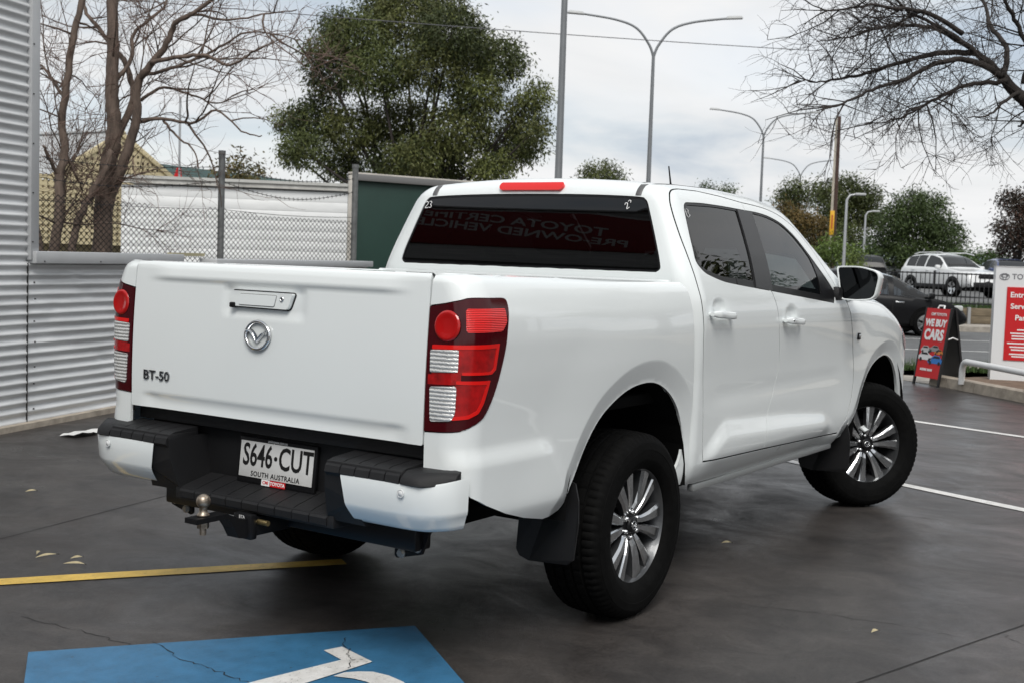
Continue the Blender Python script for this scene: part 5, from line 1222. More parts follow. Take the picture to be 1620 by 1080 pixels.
# ---------------------------------------------------------------- chain link fence
cl = empty('chain_link_fence', xy(vr((200-810)/FPX*14.6, 14.6)), label='galvanised chain link fence with barbed wire behind the corrugated fence', cat='fence')
WIRE = pm('galvanised wire', (.035, .035, .037), rough=.5, metal=.5); POSTM = pm('weathered post', (.16, .165, .165), rough=.6, metal=.4, var=.25, vscale=10)
cA, cB = vr((200-810)/FPX*14.6, 14.6), vr((530-810)/FPX*17.0, 17.0); cd = (cB-cA)/np.linalg.norm(cB-cA); cl0 = Vector(cl.location)
def cfz(s, z): p = cA+cd*s; return Vector((p[0], p[1], z))-cl0
for s_ in (-1.95, 1.29, 3.49): tube('post', [cfz(s_, 0), cfz(s_, 2.62)], .042, POSTM, cl, 12); tube('post_cap', [cfz(s_, 2.61), cfz(s_, 2.66)], .047, POSTM, cl, 12)
mb = MB(); w = .0354; n = int(5.44/w)
def top_at(s): return 1.99-.030*s-.035*math.sin(math.pi*((s-1.29) % 2.2)/2.2)
for i in range(n):
    s0 = -1.95+i*w; kk = int(top_at(s0)/w); P = [cfz(s0+((k+i) % 2)*w, k*w+.0) for k in range(8, kk+1)]
    V = []; Fc = []
    for p in P:
        for j in range(3): a = 2*math.pi*j/3; V.append(p+Vector((cd[0]*math.cos(a), cd[1]*math.cos(a), math.sin(a)))*.0046)
    for k in range(len(P)-1):
        for j in range(3): Fc.append((k*3+j, k*3+(j+1) % 3, k*3+3+(j+1) % 3, k*3+3+j))
    mb.add(V, Fc)
tag(mb.build('wire_mesh', WIRE, cl), kind='stuff')
for z, sag in ((2.46, .10), (2.28, .16), (1.93, .03)):
    mb = MB()
    for s0, s1 in ((-1.95, 1.29), (1.29, 3.49)):
        P = [cfz(s0+(s1-s0)*t, z-sag*math.sin(math.pi*t)) for t in np.linspace(0, 1, 22)]; mb.tube(P, .0035, 4)
        if z > 2: 
            for t in np.linspace(.02, .98, 30):
                p = cfz(s0+(s1-s0)*t, z-sag*math.sin(math.pi*t)); mb.tube([p+Vector((.0, .0, .022)), p-Vector((.0, .0, .022))], .003, 3); mb.tube([p+Vector((.02, .0, -.01)), p-Vector((.02, .0, -.01))], .003, 3)
    mb.build('barbed_wire' if z > 2 else 'top_wire', WIRE, cl)
# ---------------------------------------------------------------- buildings on the left
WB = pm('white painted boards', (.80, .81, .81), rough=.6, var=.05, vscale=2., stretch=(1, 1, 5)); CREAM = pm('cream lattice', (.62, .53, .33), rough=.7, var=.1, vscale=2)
def wall_frame(px0, d0, px1, d1):
    a = vr((px0-810)/FPX*d0, d0); b = vr((px1-810)/FPX*d1, d1); d = (b-a); L = np.linalg.norm(d); d /= L; n_ = np.array([d[1], -d[0], 0.]); 
    if n_ @ FWD > 0: n_ = -n_
    return a, d, n_, L
def wbox(name, fr, s, z, o_, sz, mat, parent, bev=0., rot2=None):
    a, d, n_, L = fr; p = a+d*s+n_*o_; rot = Matrix.Rotation(math.atan2(d[1], d[0]), 3, 'Z')
    if rot2 is not None: rot = rot @ rot2
    return rbox(name, tuple(Vector((p[0], p[1], z))-Vector(parent.location)), sz, mat, parent, bev, rot)
fr = wall_frame(188, 24.8, 560, 25.5); ws_ = empty('white_shed', tuple(fr[0]), label='long white boarded shed behind the chain link fence', cat='shed')
L = fr[3]; nb = 13
for i in range(nb): wbox('board', fr, L/2, .10+i*.2035, .002*(i % 2), (L, .05, .2005), WB, ws_, .003)
wbox('wall_core', fr, L/2, 1.30, -1.6, (L-.05, 3.1, 2.55), WB, ws_); wbox('fascia', fr, L/2+.05, 2.745, .06, (L+.3, .10, .14), pm('old white fascia', (.58, .57, .54), rough=.7, var=.2, vscale=4), ws_, .01); wbox('roof', fr, L/2, 2.80, -1.5, (L+.3, 3.3, .06), pm('shed roof', (.48, .48, .46), rough=.6, var=.1, vscale=3), ws_)
fr = wall_frame(549, 20.6, 800, 22.6); gc = empty('green_hoarding', tuple(fr[0]), label='dark green panelled hoarding with pale frame below the gum tree', cat='hoarding')
GRN = pm('dark green tarpaulin', (.009, .036, .027), rough=.55, var=.12, vscale=1.5, bump=.15, bscale=6); FRM = pm('pale frame paint', (.52, .49, .44), rough=.6, var=.2, vscale=6)
L = fr[3]; wbox('curtain', fr, L/2, 1.42, -.02, (L-.1, .03, 2.45), GRN, gc, .005); wbox('body', fr, L/2, 1.40, -.13, (L-.12, .16, 2.45), GRN, gc)
wbox('corner_post', fr, .03, 1.36, .0, (.11, .12, 2.72), FRM, gc, .01); wbox('corner_post', fr, L-.03, 1.36, .0, (.11, .12, 2.72), FRM, gc, .01); wbox('top_rail', fr, L/2, 2.69, .03, (L, .09, .11), pm('dark rail', (.16, .16, .16), rough=.5), gc, .01); wbox('roof_rim', fr, L/2, 2.755, -.02, (L+.05, .10, .03), FRM, gc, .005); wbox('bottom_rail', fr, L/2, .14, .02, (L, .10, .14), FRM, gc, .01)
# cream lattice gable house
fr = wall_frame(30, 38, 320, 44); lh = empty('lattice_building', tuple(fr[0]), label='cream building with pierced lattice gable behind the bare trees', cat='building'); L = fr[3]
mb = MB(); a, d, n_, _ = fr; b0_ = Vector(lh.location); aps = .50*L; zt_, ze = 5.05, 3.55
def gz(s): return ze+(zt_-ze)*max(0, 1-abs(s-aps)/(.335*L)) if abs(s-aps) < .335*L else ze-.0
def lat(s0, s1, z0, z1, o_=0.): 
    V = [Vector(a+d*s+n_*o_)+Vector((0, 0, z))-b0_ for s, z in ((s0, z0), (s1, z0), (s1, z1), (s0, z1))]+[Vector(a+d*s+n_*(o_-.03))+Vector((0, 0, z))-b0_ for s, z in ((s0, z0), (s1, z0), (s1, z1), (s0, z1))]
    mb.add(V, [(0, 1, 2, 3), (4, 5, 6, 7), (0, 1, 5, 4), (2, 3, 7, 6)])
for s in np.arange(0, L, .20): lat(s, s+.115, 1.4, gz(s+.06))
for z in np.arange(1.4, zt_, .20):
    ins = [s for s in np.arange(0, L, .05) if gz(s) > z+.06]
    if ins: lat(ins[0], ins[-1], z, z+.115, .004)
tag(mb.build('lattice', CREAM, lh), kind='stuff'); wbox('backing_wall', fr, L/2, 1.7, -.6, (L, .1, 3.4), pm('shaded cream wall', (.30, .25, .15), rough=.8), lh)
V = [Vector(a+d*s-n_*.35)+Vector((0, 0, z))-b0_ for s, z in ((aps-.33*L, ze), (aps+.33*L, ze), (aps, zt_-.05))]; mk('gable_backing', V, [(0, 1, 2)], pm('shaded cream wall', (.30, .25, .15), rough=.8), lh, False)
for sg_ in (-1, 1):
    e0 = np.array(a+d*aps); ang = math.atan2(zt_-ze, .335*L); LL = math.hypot(zt_-ze, .335*L)+.3
    wbox('barge_board', fr, aps+sg_*.168*L, (zt_+ze)/2+.03, .03, (LL, .08, .16), CREAM, lh, .01, Matrix.Rotation(sg_*ang, 3, 'Y'))
    wbox('roof', fr, aps+sg_*.168*L, (zt_+ze)/2+.06, -3.0, (LL, 6.0, .08), pm('tin roof', (.45, .46, .46), rough=.5, metal=.3), lh, 0, Matrix.Rotation(sg_*ang, 3, 'Y'))
# long green roofed building with red blade signs
fr = wall_frame(190, 60, 640, 66); gb = empty('green_roof_building', tuple(fr[0]), label='long dark green roofed building with red sign blades above the white shed', cat='building'); L = fr[3]
GRF = pm('dark green roof', (.016, .048, .042), rough=.5, var=.1, vscale=1.); V = [Vector(fr[0]+fr[1]*s+fr[2]*o_)+Vector((0, 0, z))-Vector(gb.location) for s, o_, z in ((0, .0, 3.9), (L, .0, 3.6), (L, -5, 4.9), (0, -5, 5.9))]
mk('roof', V, [(0, 1, 2, 3)], GRF, gb, False); wbox('wall', fr, L/2, 1.9, -.3, (L, .2, 3.6), pm('grey wall', (.25, .25, .25), rough=.8), gb); wbox('rear_wall', fr, L/2, 2.4, -5.1, (L, .2, 4.7), pm('grey wall', (.25, .25, .25), rough=.8), gb)
def redtri(s, w_, h, z): 
    V = [Vector(fr[0]+fr[1]*(s+q)+fr[2]*.3)+Vector((0, 0, zz_))-Vector(gb.location) for q, zz_ in ((-w_, z), (w_, z), (w_*.7, z+h), (w_*.1, z+h))]; V2 = [v-Vector(fr[2])*.08 for v in V]
    mk('red_blade', V+V2, [(0, 1, 2, 3), (7, 6, 5, 4)]+[(i, (i+1) % 4, 4+(i+1) % 4, 4+i) for i in range(4)], RED, gb, False)
redtri(2.45, .34, 1.25, 4.0); redtri(3.75, .6, .45, 3.95)
wbox('sign_mast', fr, 2.6, 5.6, .3, (.10, .10, 6.2), GALV, gb)
# ---------------------------------------------------------------- poles and lamps
LAMPC = pm('lamp steel', (.20, .21, .22), rough=.5, metal=.4, var=.08, vscale=3); LHEAD = pm('lamp head grey', (.42, .43, .43), rough=.45)
def street_lamp(px, D, H, label, arms=True, ra=.105, rb=.055, z0=0., span=2.55):
    b = at(px, 430, D); o = empty('street_lamp', (b[0], b[1], z0), label=label, cat='street lamp', group='street lamps along the road')
    zt = H-1.35; tube('pole', [(0, 0, 0), (0, 0, .9), (0, 0, 1.0), (0, 0, zt*.5), (0, 0, zt)], [ra*1.35, ra*1.3, ra, (ra+rb)/2, rb], LAMPC, o, 12)
    if arms:
        for sg_ in (-1, 1):
            ax = RGT*sg_; P = crom([(0, 0, zt-.12), tuple(ax*.16+np.array([0, 0, zt+.30])), tuple(ax*.62+np.array([0, 0, zt+.86])), tuple(ax*1.35+np.array([0, 0, zt+1.13])), tuple(ax*span+np.array([0, 0, zt+1.30]))], 6)
            tube('arm', P, [rb*.9-.012*i/(len(P)-1) for i in range(len(P))], LAMPC, o, 8)
            e = ax*span; ang = math.atan2(ax[1], ax[0]); hd = rbox('lamp_head', (0, 0, 0), (.62, .22, .11), LHEAD, o, .04, taper=(.8, .75)); hd.location = (e[0]+ax[0]*.2, e[1]+ax[1]*.2, H-.02); hd.rotation_euler = (0, -.06, ang)
    return o
street_lamp(878, 22, 10, 'tall grey lamp post rising out of view beside the gum tree', True, .075, .045)
street_lamp(1020, 43.5, 10, 'twin armed street lamp standing behind the truck aerial'); street_lamp(1198, 69, 10, 'twin armed street lamp behind the truck cab roof'); street_lamp(1259, 99, 10, 'small distant twin armed lamp beside the thin olive tree'); street_lamp(1420, 134, 9.9, 'faint far twin armed lamp above the broad dark green tree', z0=0)
def small_lamp(px, D, H, label, ht):
    b = at(px, 430, D); o = empty('lot_lamp', (b[0], b[1], LOTZ), label=label, cat='street lamp'); P = [(0, 0, 0), (0, 0, H-.25), tuple(RGT*.12+np.array([0, 0, H-.06])), tuple(RGT*.4+np.array([0, 0, H]))]
    tube('pole', P, [.075, .055, .045, .04], GALV, o, 10); rbox('lamp_head', tuple(RGT*.55+np.array([0, 0, H])), (.45, .22, .10), LHEAD, o, .03, Matrix.Rotation(math.atan2(RGT[1], RGT[0]), 3, 'Z')); return o
small_lamp(1334, 52, 4.05, 'pale single armed lamp post beside the stobie pole', 0); small_lamp(1365, 70, 4.2, 'thin pale lamp post in front of the broad dark tree', 0)
# stobie pole: concrete between two rusty steel channels
b = at(1314, 431, 64); sp = empty('stobie_pole', (b[0], b[1], 0.), label='tall stobie pole of pale concrete between rusty steel channels', cat='power pole')
ang = math.atan2(RGT[1], RGT[0])-.30; rt = Matrix.Rotation(ang, 3, 'Z'); STOB = pm('stobie concrete', (.46, .42, .35), rough=.85, var=.15, vscale=2.); RUSTY = pm('rusty channel', (.052, .026, .018), rough=.7, var=.3, vscale=4)
def stb(nm, c, s, mt, **k): return rbox(nm, tuple(rt @ Vector(c)), s, mt, sp, rot=rt, **k)
def tap(nm, x, w0, w1, dpt, mt, z1=9.2, dx=0.):
    V = [rt @ Vector((x+sx*w/2+dx*(z > 1), sy*dpt/2, z)) for w, z in ((w0, 0), (w1, z1)) for sx, sy in ((-1, -1), (1, -1), (1, 1), (-1, 1))]
    mk(nm, V, [(0, 1, 2, 3), (4, 5, 6, 7)]+[(i, (i+1) % 4, 4+(i+1) % 4, 4+i) for i in range(4)], mt, sp, False)
tap('concrete_web', -.07, .14, .08, .16, STOB); tap('steel_channel', .10, .19, .15, .24, RUSTY, dx=-.04); tap('steel_channel', -.155, .03, .03, .20, STOB, dx=.05)
stb('yellow_marker', (-.05, -.11, 3.75), (.22, .06, 1.25), pm('marker yellow', (.70, .38, .02), rough=.5), bev=.01); stb('marker_text', (-.05, -.145, 3.8), (.08, .01, .7), pm('marker red', (.45, .10, .02), rough=.5), bev=0); stb('notice_plate', (.02, -.16, 2.15), (.30, .03, .68), pm('notice white', (.62, .63, .66), rough=.5), bev=.005)
for k in range(2): stb('notice_line', (.02, -.178, 2.25-.2*k), (.24, .004, .12), pm('notice grey', (.34, .34, .45), rough=.6), bev=0)
tube('top_rod', [tuple(rt @ Vector((-.03, 0, 9.1))), tuple(rt @ Vector((-.05, 0, 9.6)))], .03, RUSTY, sp, 6)
for i, (p1, p2, d1, d2, sg_) in enumerate((((540, 22), (1290, 76), 30, 34, .12), ((1325, 197), (1800, 180), 64, 60, .25))):
    A, B = at(*p1, d1), at(*p2, d2); P = []
    A2 = A-(B-A)*(.6 if i == 0 else 0); B2 = B+(B-A)*(.5 if i == 0 else 0)
    for t in np.linspace(0, 1, 30): q = A2+(B2-A2)*t; P.append((q[0], q[1], q[2]-sg_*math.sin(math.pi*t)))
    tag(tube('power_line', P, .011, pm('cable', (.10, .10, .11), rough=.6), None, 5), ('thin power line crossing the sky in front of the gum tree', 'thin power line running from the stobie pole top')[i], 'cable')
# hills far away
V = []; Fc = []; n = 60; rs = np.random.RandomState(2)
for i in range(n+1):
    r_ = -1500+i*110; h = 34+18*math.sin(i*.35+1)+9*math.sin(i*.9)+rs.uniform(-5, 5)
    p = vr(r_, 2600); q = vr(r_*1.1, 3100); V += [(p[0], p[1], -2), (q[0], q[1], max(12, h))]
for i in range(n): Fc.append((2*i, 2*i+2, 2*i+3, 2*i+1))
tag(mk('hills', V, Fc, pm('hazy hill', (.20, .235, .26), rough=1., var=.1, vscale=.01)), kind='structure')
# ---------------------------------------------------------------- other cars
def interp(tab, x): return float(np.interp(x, [t[0] for t in tab], [t[1] for t in tab]))
def car(name, loc, rz, label, paint, spec, group=None, clad=None, detail=True):
    """spec: L, W, low(x), belt(x), top(x), wheels (x positions), r, glass spans; x = 0 at the tail"""
    o = empty(name, loc, rz, label=label, cat='car', group=group); L, W = spec['L'], spec['W']
    glassm = spec.get('glassm') or pm('dark car glazing', (.020, .022, .024), rough=.12, spec=.35); dark = GLOSSB
    xs = sorted(set(np.round(np.concatenate([np.linspace(0, L, 44)]+[np.array(g) for g in spec['cuts']]), 3)))
    def half(x):                                   # plan half width
        t = x/L; return W/2*(1-.16*max(0, (t-.80)/.20)**2.2-.12*max(0, (.12-t)/.12)**2)
    def ring(x):
        lo, be, tp = interp(spec['low'], x), interp(spec['belt'], x), interp(spec['top'], x); h = half(x); cab = max(0., tp-be)
        pts = [(h*.86, lo), (h*.97, lo+.07), (h*.995, lo+(be-lo)*.35), (h*1.0, lo+(be-lo)*.62), (h*.985, lo+(be-lo)*.86), (h*.955, be)]
        ins = min(.24, cab*.42); pts += [(h*.93-ins*.06, be+cab*.06), (h*.93-ins*.55, be+cab*.55), (h*.93-ins, be+cab*.90), (h*.93-ins-.07, be+cab*.975), (h*.45, tp+.015*(cab > .05)), (0, tp+.022*(cab > .05))]
        return pts
    n = 12; V = []
    for x in xs:
        for y, z in ring(x): V.append((x-L/2, -y, z))
    m = len(V); V += [(x, -y, z) for x, y, z in V]
    body = []; wins = {}
    for i in range(len(xs)-1):
        xm = (xs[i]+xs[i+1])/2
        for side in (0, 1):
            b = m*side
            for j in range(n-1):
                f = (b+i*n+j, b+i*n+j+1, b+(i+1)*n+j+1, b+(i+1)*n+j); key = None
                for gi, (g0, g1, kind) in enumerate(spec['glass']):
                    if g0 <= xm <= g1 and ((kind == 'side' and j in (6, 7)) or (kind == 'screen' and j in (9, 10))): key = ('%s' % kind, gi, side if kind == 'side' else 0)
                (wins.setdefault(key, []) if key else body).append(f)
    for side in (0, 1):
        b = m*side; body += [tuple(b+j for j in range(n)), tuple(b+(len(xs)-1)*n+j for j in range(n))]
    bo = mk('body', V, body, paint, o); bo.data.set_sharp_from_angle(angle=R(42))
    for (kind, gi, sd_), fs in wins.items():
        used = sorted({i for f in fs for i in f}); mp_ = {u_: k for k, u_ in enumerate(used)}
        mk('side_window' if kind == 'side' else 'windscreen', [V[i] for i in used], [tuple(mp_[i] for i in f) for f in fs], glassm, o)
    if 'glassm' not in spec: rbox('interior', (-L*.06, 0, 1.02), (L*.42, W*.66, .5), INT, o, .05)
    lo = interp(spec['low'], L/2); rbox('underbody', (0, 0, lo+.02), (L*.9, W*.84, .22), DARK, o, .02)
    for s in (-1, 1):
        for wx in spec['wheels']:
            r_ = spec['r']; h = half(wx)
            ar = MB(); k = 20; A = [(wx-L/2+(r_*1.22)*math.cos(t), r_+.02+(r_*1.20)*math.sin(t)) for t in np.linspace(-.25, math.pi+.25, k)]
            ar.add([(x, s*(h*1.0+.006), z) for x, z in A]+[(x, s*(h*.80), z) for x, z in A], [tuple(range(k))]+[(i, i+1, k+i+1, k+i) for i in range(k-1)])
            ar.build('wheel_arch', clad or DARK, o)
            w_ = lathe('wheel', [(.0, .012), (r_*.2, .014), (r_*.22, .02), (r_*.60, .012), (r_*.66, .02), (r_*.70, .022)], [ALLOY], o, 24, sgn=s); w_.location = (wx-L/2, s*(h+.0), r_)
            lathe('tyre', [(r_*.66, .02), (r_*.80, .030), (r_*.95, .022), (r_, .0), (r_, -.18), (r_*.7, -.2)], RUBBER, w_, 32, sgn=s)
            for q in range(5):
                a = 2*math.pi*q/5+.3; rbox('rim_slot', (r_*.43*math.cos(a), s*.018, r_*.43*math.sin(a)), (r_*.34, .012, r_*.16), DARK, w_, 0, rot=Matrix.Rotation(-a, 3, 'Y'))
        for hx, hz in spec.get('handles', []): rbox('door_handle', (hx-L/2, s*(half(hx)*1.0+.012), hz), (.20, .03, .035), spec.get('hm', paint), o, .01)
        mx, mz = spec['mirror']; rbox('door_mirror', (mx-L/2, s*(half(mx)+.08), mz), (.12, .20, .14), spec.get('mm', paint), o, .04)
        if detail:
            for px_ in spec.get('pillars', []): rbox('door_gap', (px_-L/2, s*(half(px_)*.995), interp(spec['low'], px_)+.36), (.008, .014, .46), SEAMD, o, 0)
            hx, hz, hs = spec['lamp']; rbox('headlamp', (hx-L/2, s*(half(hx)*.80), hz), hs, pm('car headlamp', (.50, .52, .50), rough=.08, coat=1.), o, .03)
    return o
BLACKCAR = pm('black car paint', (.004, .004, .005), rough=.3, spec=.3); WHITECAR = pm('white car paint', (.74, .75, .75), rough=.25, coat=.8); GREYCAR = pm('silver car paint', (.42, .44, .46), rough=.3, metal=.4, coat=.6); BLUECAR = pm('blue car paint', (.05, .07, .16), rough=.25, coat=.6)
mini = dict(glassm=glass('clear car glass', (.45, .50, .55)), L=3.9, W=1.69, low=[(0, .26), (.5, .2), (3.5, .2), (3.9, .30)], belt=[(0, .90), (.3, .93), (2.4, .86), (3.10, .80), (3.4, .75), (3.75, .62), (3.9, .46)], top=[(0, .94), (.2, 1.25), (.55, 1.37), (1.2, 1.42), (1.9, 1.39), (2.35, 1.28), (3.12, .85), (3.4, .79), (3.75, .66), (3.86, .56), (3.9, .48)], wheels=[.62, 2.95], r=.29,
            cuts=[(.35, .62, 1.42, 1.50, 2.12, 2.24, 3.0)], glass=[(.35, .60, 'side'), (1.30, 2.12, 'side'), (2.24, 3.02, 'side'), (1.95, 3.10, 'screen'), (.10, .40, 'screen')], handles=[(2.35, .74)], hm=CHROME, mirror=(3.02, .90), pillars=[2.2, 3.06], lamp=(3.62, .64, (.36, .22, .12)))
hatch = dict(L=4.15, W=1.74, low=[(0, .28), (.5, .24), (3.7, .24), (4.15, .34)], belt=[(0, .95), (.3, 1.02), (2.4, .97), (2.95, .93), (3.2, .92), (3.9, .76), (4.15, .60)],
             top=[(0, .98), (.22, 1.30), (.6, 1.44), (1.3, 1.495), (1.9, 1.47), (2.3, 1.36), (2.95, .99), (3.2, .95), (3.9, .79), (4.1, .70), (4.15, .62)], wheels=[.78, 3.35], r=.31,
             cuts=[(.35, .62, 1.42, 1.50, 1.58, 2.62, 2.7)], glass=[(.40, .65, 'side'), (.72, 1.42, 'side'), (1.58, 2.66, 'side'), (2.05, 2.92, 'screen'), (.10, .40, 'screen')], handles=[(1.62, .90), (.72, .92)], hm=CHROME, mirror=(2.66, 1.02), pillars=[1.5, 2.66], lamp=(3.86, .72, (.34, .22, .13)))
P_ = vr((1510-810)/FPX*28.2, 28.2)-RGT*1.95; cr_ = math.atan2(RGT[1], RGT[0])
car('hatchback', (P_[0], P_[1], 0.004), cr_, 'glossy black hatchback driving on the road behind the white truck', BLACKCAR, mini)
suv = dict(L=4.46, W=1.80, low=[(0, .42), (.5, .34), (3.9, .34), (4.46, .42)], belt=[(0, 1.02), (.3, 1.10), (2.6, 1.06), (3.05, 1.04), (3.3, 1.02), (4.0, .93), (4.36, .82), (4.46, .62)],
           top=[(0, 1.05), (.15, 1.35), (.45, 1.55), (1.2, 1.62), (1.9, 1.61), (2.4, 1.50), (3.05, 1.09), (3.3, 1.05), (4.0, .96), (4.36, .85), (4.46, .64)], wheels=[.88, 3.55], r=.35,
           cuts=[(.42, .62, 1.02, 1.62, 1.70, 2.72, 2.0, 3.0)], glass=[(.42, 1.0, 'side'), (1.06, 1.64, 'side'), (1.72, 2.74, 'side'), (2.12, 3.02, 'screen'), (.06, .42, 'screen')], handles=[(1.95, .98), (1.0, 1.0)], mirror=(2.72, 1.12), pillars=[1.68, 2.74], lamp=(4.10, .86, (.40, .26, .12)))
P_ = vr((1500-810)/FPX*48, 48)
sv = car('parked_suv', (P_[0], P_[1], LOTZ), cr_-R(74), 'white parked suv with roof rails and black grille behind the picket fence', WHITECAR, suv, None, BLACKP)
rbox('grille', (2.20, 0, .80), (.06, .78, .15), GLOSSB, sv, .03); rbox('lower_grille', (2.20, 0, .50), (.08, 1.30, .20), BLACKP, sv, .04)
for s in (-1, 1): rbox('fog_lamp_pod', (2.08, s*.66, .56), (.16, .24, .20), GLOSSB, sv, .04); tube('roof_rail', [(-1.65, s*.56, 1.60), (-1.3, s*.57, 1.67), (0, s*.57, 1.68), (.55, s*.56, 1.60)], .022, WHITECAR, sv, 6); rbox('side_cladding', (0, s*.90, .40), (2.2, .05, .14), BLACKP, sv, .02)
def other(px, D, rz, label, paint, spec, dz=0.): P_ = vr((px-810)/FPX*D, D); return car('parked_car', (P_[0], P_[1], LOTZ+dz), cr_+rz, label, paint, spec, 'cars in the far lot', None, False)
other(1408, 74, R(75), 'pale silver parked car behind the white suv tail', GREYCAR, hatch); other(1362, 62, R(80), 'black parked car beyond the mirror of the truck', BLACKCAR, suv); other(1592, 58, R(-95), 'dark blue parked car partly hidden by the white sign', BLUECAR, suv)
# ---------------------------------------------------------------- folding sign, pylon sign, pipe rail
P0, P1 = ground_at(1446, 606), ground_at(1481, 612)
ad = (P1-P0); aw = .52; ad = ad/np.linalg.norm(ad); an = np.array([ad[1], -ad[0], 0.]); 
if an @ FWD > 0: an = -an
af = empty('folding_sign', tuple((P0+P1)/2), label='red folding pavement sign reading we buy cars', cat='sign'); BLKF = pm('black sign frame', (.012, .012, .013), rough=.5); aw = np.linalg.norm(P1-P0)+.02
tilt = .155; H_ = .99
def afp(x, h, o_=0., back=False):              # on the front (or back) board: x across, h up the board
    run = (.40 if back else 0.); lean = -tilt if not back else tilt*1.15
    p = ad*x-an*(run)+(-an*(h*math.sin(tilt)) if not back else an*(h*math.sin(tilt*1.15)))+(an*o_ if not back else -an*o_); return Vector((p[0], p[1], h*math.cos(tilt)))
def board(nm, x0, x1, h0, h1, o_, th, mat, back=False):
    V = [afp(x, h, q, back) for q in (o_, o_-th) for x, h in ((x0, h0), (x1, h0), (x1, h1), (x0, h1))]
    return mk(nm, V, [(0, 1, 2, 3), (7, 6, 5, 4)]+[(i, (i+1) % 4, 4+(i+1) % 4, 4+i) for i in range(4)], mat, af, False)
hw = aw/2+.01
board('front_panel', -hw, hw, .10, H_, .004, .006, RED); board('panel_back', -hw, hw, .10, H_, -.003, .006, BLKF); board('rear_panel', -hw, hw, .06, H_-.02, .004, .012, pm('sign back grey', (.07, .07, .07), rough=.6), True)
for x in (-hw, hw): board('leg', x-.014, x+.014, 0, H_+.01, .006, .028, BLKF); board('rear_leg', x-.014, x+.014, 0, H_+.01, .006, .028, BLKF, True)
tube('carry_handle', [afp(-.06, H_+.0, -.03), afp(-.05, H_+.035, -.04), afp(.05, H_+.035, -.04), afp(.06, H_, -.03)], .012, WHITE, af, 6)
tube('stay', [afp(hw, .60, -.01), afp(hw, .60, -.01)*.5+afp(hw, .60, -.01, True)*.5+Vector((0, 0, .03)), afp(hw, .60, -.01, True)], .009, WHITE, af, 6)
au_ = (afp(0, 1)-afp(0, 0)).normalized()
def aft(nm, t, size, x, h, mat=WHITE, **k): return text(nm, t, size, mat, af, basis(afp(x, h, .008), ad, au_), ext=.001, **k)
fl = 1. if (Vector(ad).cross(au_)).dot(Vector(an)) > 0 else -1.
aft('sign_letters', 'WE BUY', .125, 0, .80, bold=.006, sx=.88); aft('sign_letters', 'CARS', .185, 0, .645, bold=.008, sx=.84); aft('sign_letters', 'CMI TOYOTA', .05, .03, .915, bold=.001)
for i_ in range(9): board('print_line', -.15+i_*.026+(.01 if i_ > 4 else 0), -.131+i_*.026+(.01 if i_ > 4 else 0), .19, .22, .0078, .001, WHITE)
def minicar(x, h, sc, mat, flip=1):            # printed car pictures on the panel, cut out flat
    prof_ = [(-.5, -.12), (-.52, .02), (-.42, .08), (-.30, .22), (.12, .24), (.30, .10), (.50, .05), (.54, -.10), (.45, -.16), (-.42, -.16)]
    V = [afp(x+flip*a*sc, h+b*sc, .0075) for a, b in prof_]; o = mk('printed_car', V, [tuple(range(len(V)))], mat, af, False)
    W_ = [afp(x+flip*a*sc, h+b*sc, .0085) for a, b in ((-.36, .09), (-.27, .19), (.08, .20), (.20, .09))]; mk('printed_window', W_, [(0, 1, 2, 3)], BLKF, af, False)
    for wx in (-.32, .32): mk('printed_wheel', [afp(x+flip*wx*sc+.09*sc*math.cos(t), h-.14*sc+.09*sc*math.sin(t), .0088) for t in np.linspace(0, 2*math.pi, 13)[:-1]], [tuple(range(12))], BLKF, af, False)
minicar(-.10, .46, .20, pm('print silver', (.5, .5, .5), rough=.4)); minicar(.06, .475, .20, pm('print grey', (.28, .28, .28), rough=.4), -1); minicar(.155, .44, .16, pm('print orange', (.6, .2, .03), rough=.4), -1); minicar(-.09, .37, .27, pm('print white', (.7, .7, .7), rough=.4)); minicar(.11, .335, .27, pm('print blue', (.03, .18, .52), rough=.4), -1)
# white pylon sign
pw = pm('white acrylic', (.74, .75, .76), rough=.3, coat=.2); Q0 = vr((1570-810)/FPX*15.8, 15.8); sd_ = -RGT*-.985-FWD*.0; sdir = (RGT*.97-FWD*.24); sn = np.array([sdir[1], -sdir[0], 0.])
if sn @ FWD > 0: sn = -sn
ps = empty('pylon_sign', (Q0[0], Q0[1], 0.), label='white pylon sign with red entry and service panel', cat='sign')
def psp(x, z, o_=0.): p = sdir*x+sn*o_; return Vector((p[0], p[1], z))
def psbox(nm, x0, x1, z0, z1, o0, o1, mat): 
    V = [psp(x, z, o_) for o_ in (o0, o1) for x, z in ((x0, z0), (x1, z0), (x1, z1), (x0, z1))]; return mk(nm, V, [(0, 1, 2, 3), (7, 6, 5, 4)]+[(i, (i+1) % 4, 4+(i+1) % 4, 4+i) for i in range(4)], mat, ps, False)
psbox('cabinet', 0, 1.30, .10, 1.535, .0, -.22, pw); psbox('base', .05, 1.25, .0, .10, -.03, -.19, pm('sign base', (.3, .3, .3), rough=.7)); psbox('red_panel', .145, 1.16, .36, 1.285, .012, 0., RED)
psbox('cabinet_edge', -.004, 1.304, 1.535, 1.548, .004, -.224, pm('edge grey', (.5, .5, .5), rough=.4))
def pst(t, size, x, z, mat=WHITE, **k): return text('sign_letters', t, size, mat, ps, basis(psp(x, z, .014 if mat is WHITE else .003), sdir, (0, 0, 1)), ext=.001, align=k.pop('align', 'CENTER'), **k)
GREYT = pm('grey lettering', (.16, .16, .18), rough=.4)
pst('TOYOTA', .095, .195, 1.415, GREYT, align='LEFT', bold=.001)
pst('Entry to', .095, .185, 1.185, bold=.002, align='LEFT'); pst('Service &', .095, .195, 1.04, bold=.002, align='LEFT'); pst('Parts', .095, .255, .895, bold=.002, align='LEFT')
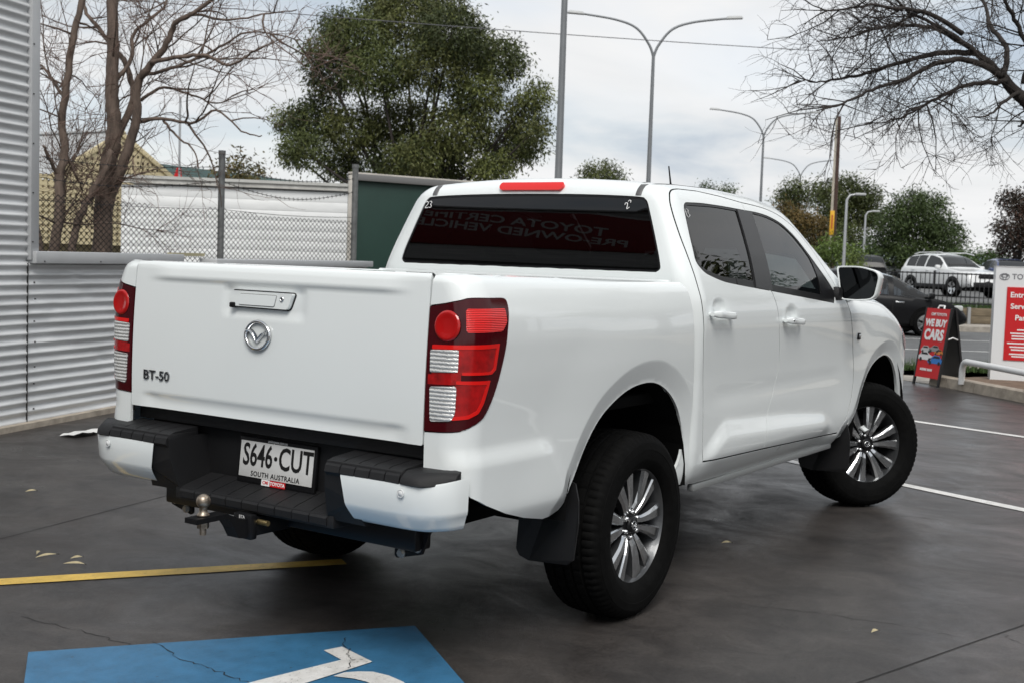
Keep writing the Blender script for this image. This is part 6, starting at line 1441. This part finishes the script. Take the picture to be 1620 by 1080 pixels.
for i, (z, l) in enumerate(((.745, .34), (.70, .5), (.665, .46), (.63, .46), (.575, .56), (.53, .5), (.495, .46), (.44, .5), (.41, .44))): psbox('text_line', .46-l/2, .46+l/2, z-.008, z+.008, .0135, .012, WHITE)
rg_ = MB(); c0 = psp(.105, 1.415, .004)
for rx, rz_ in ((.058, .040), (.024, .038), (.042, .017)): rg_.tube([c0+Vector(sdir)*rx*math.cos(t)+Vector((0, 0, rz_*math.sin(t)+(.010 if rz_ == .017 else 0))) for t in np.linspace(0, 2*math.pi, 29)], .004, 5)
rg_.build('sign_emblem', GREYT, ps, True)
# bent white pipe barrier
q0, q1 = ground_at(1521, 604, .105), ground_at(1680, 640, .105); dq = (q1-q0)/np.linalg.norm(q1-q0); pr_ = empty('pipe_barrier', (q0[0], q0[1], .10), label='white bent pipe barrier on the kerb island before the white sign', cat='barrier')
hb_ = .265; path = [(0, 0, -.02), (0, 0, hb_-.13)]+[tuple(dq*(.11*(1-math.cos(t)))+np.array([0, 0, hb_-.13+.13*math.sin(t)])) for t in np.linspace(.2, math.pi/2, 7)]+[tuple(dq*.6+np.array([0, 0, hb_])), tuple(dq*2.6+np.array([0, 0, hb_]))]
tube('bent_pipe', path, .038, pm('white gloss pipe', (.78, .78, .77), rough=.35), pr_, 14)
tube('support_leg', [tuple(dq*2.45+np.array([0, 0, -.02])), tuple(dq*2.45+np.array([0, 0, hb_]))], .036, pm('white gloss pipe', (.78, .78, .77), rough=.35), pr_, 14)

# ---------------------------------------------------------------- unseen building and trees on the right, added for reflections in the truck's side
sh = empty('added_showroom', (8, -19, 0), label='long white building with grey fascia added out of view for reflections', cat='building')
SHW = pm('showroom white', (.62, .62, .60), rough=.6, var=.05, vscale=1.); SHG = glass('showroom glass', (.08, .09, .09))
rbox('wall', (0, -2.2, 2.2), (34, 4, 4.4), SHW, sh, .02); rbox('fascia', (0, .05, 4.3), (34.4, .5, 1.3), pm('showroom fascia', (.16, .16, .17), rough=.5), sh, .02); rbox('canopy', (0, 1.2, 3.7), (34, 2.4, .18), SHW, sh, .02)
for i in range(14): rbox('window', (-15.6+i*2.4, -.16, 1.65), (2.1, .06, 2.7), SHG, sh); rbox('mullion', (-14.4+i*2.4, -.10, 1.65), (.12, .16, 2.8), SHW, sh)
for i in range(5): rbox('column', (-15+i*7.5, 2.2, 1.85), (.22, .22, 3.7), SHW, sh, .01)
for i, (b_, lab) in enumerate((((17.5, -9.5, 0), 'leafy olive gum tree added out of view for reflections'), ((26, -14, 0), 'second leafy gum tree added out of view for reflections'))):
    rs = np.random.RandomState(70+i); cl_ = [(np.array(b_)+np.array([rs.normal(0, 1.9), rs.normal(0, 1.9), rs.uniform(3.6, 8.6)]), rs.uniform(1.0, 1.6)) for _ in range(13)]
    leafy_tree('gum_tree', b_, cl_, .24, 420, EUC, lab, 80+i, trunk_r=.26)
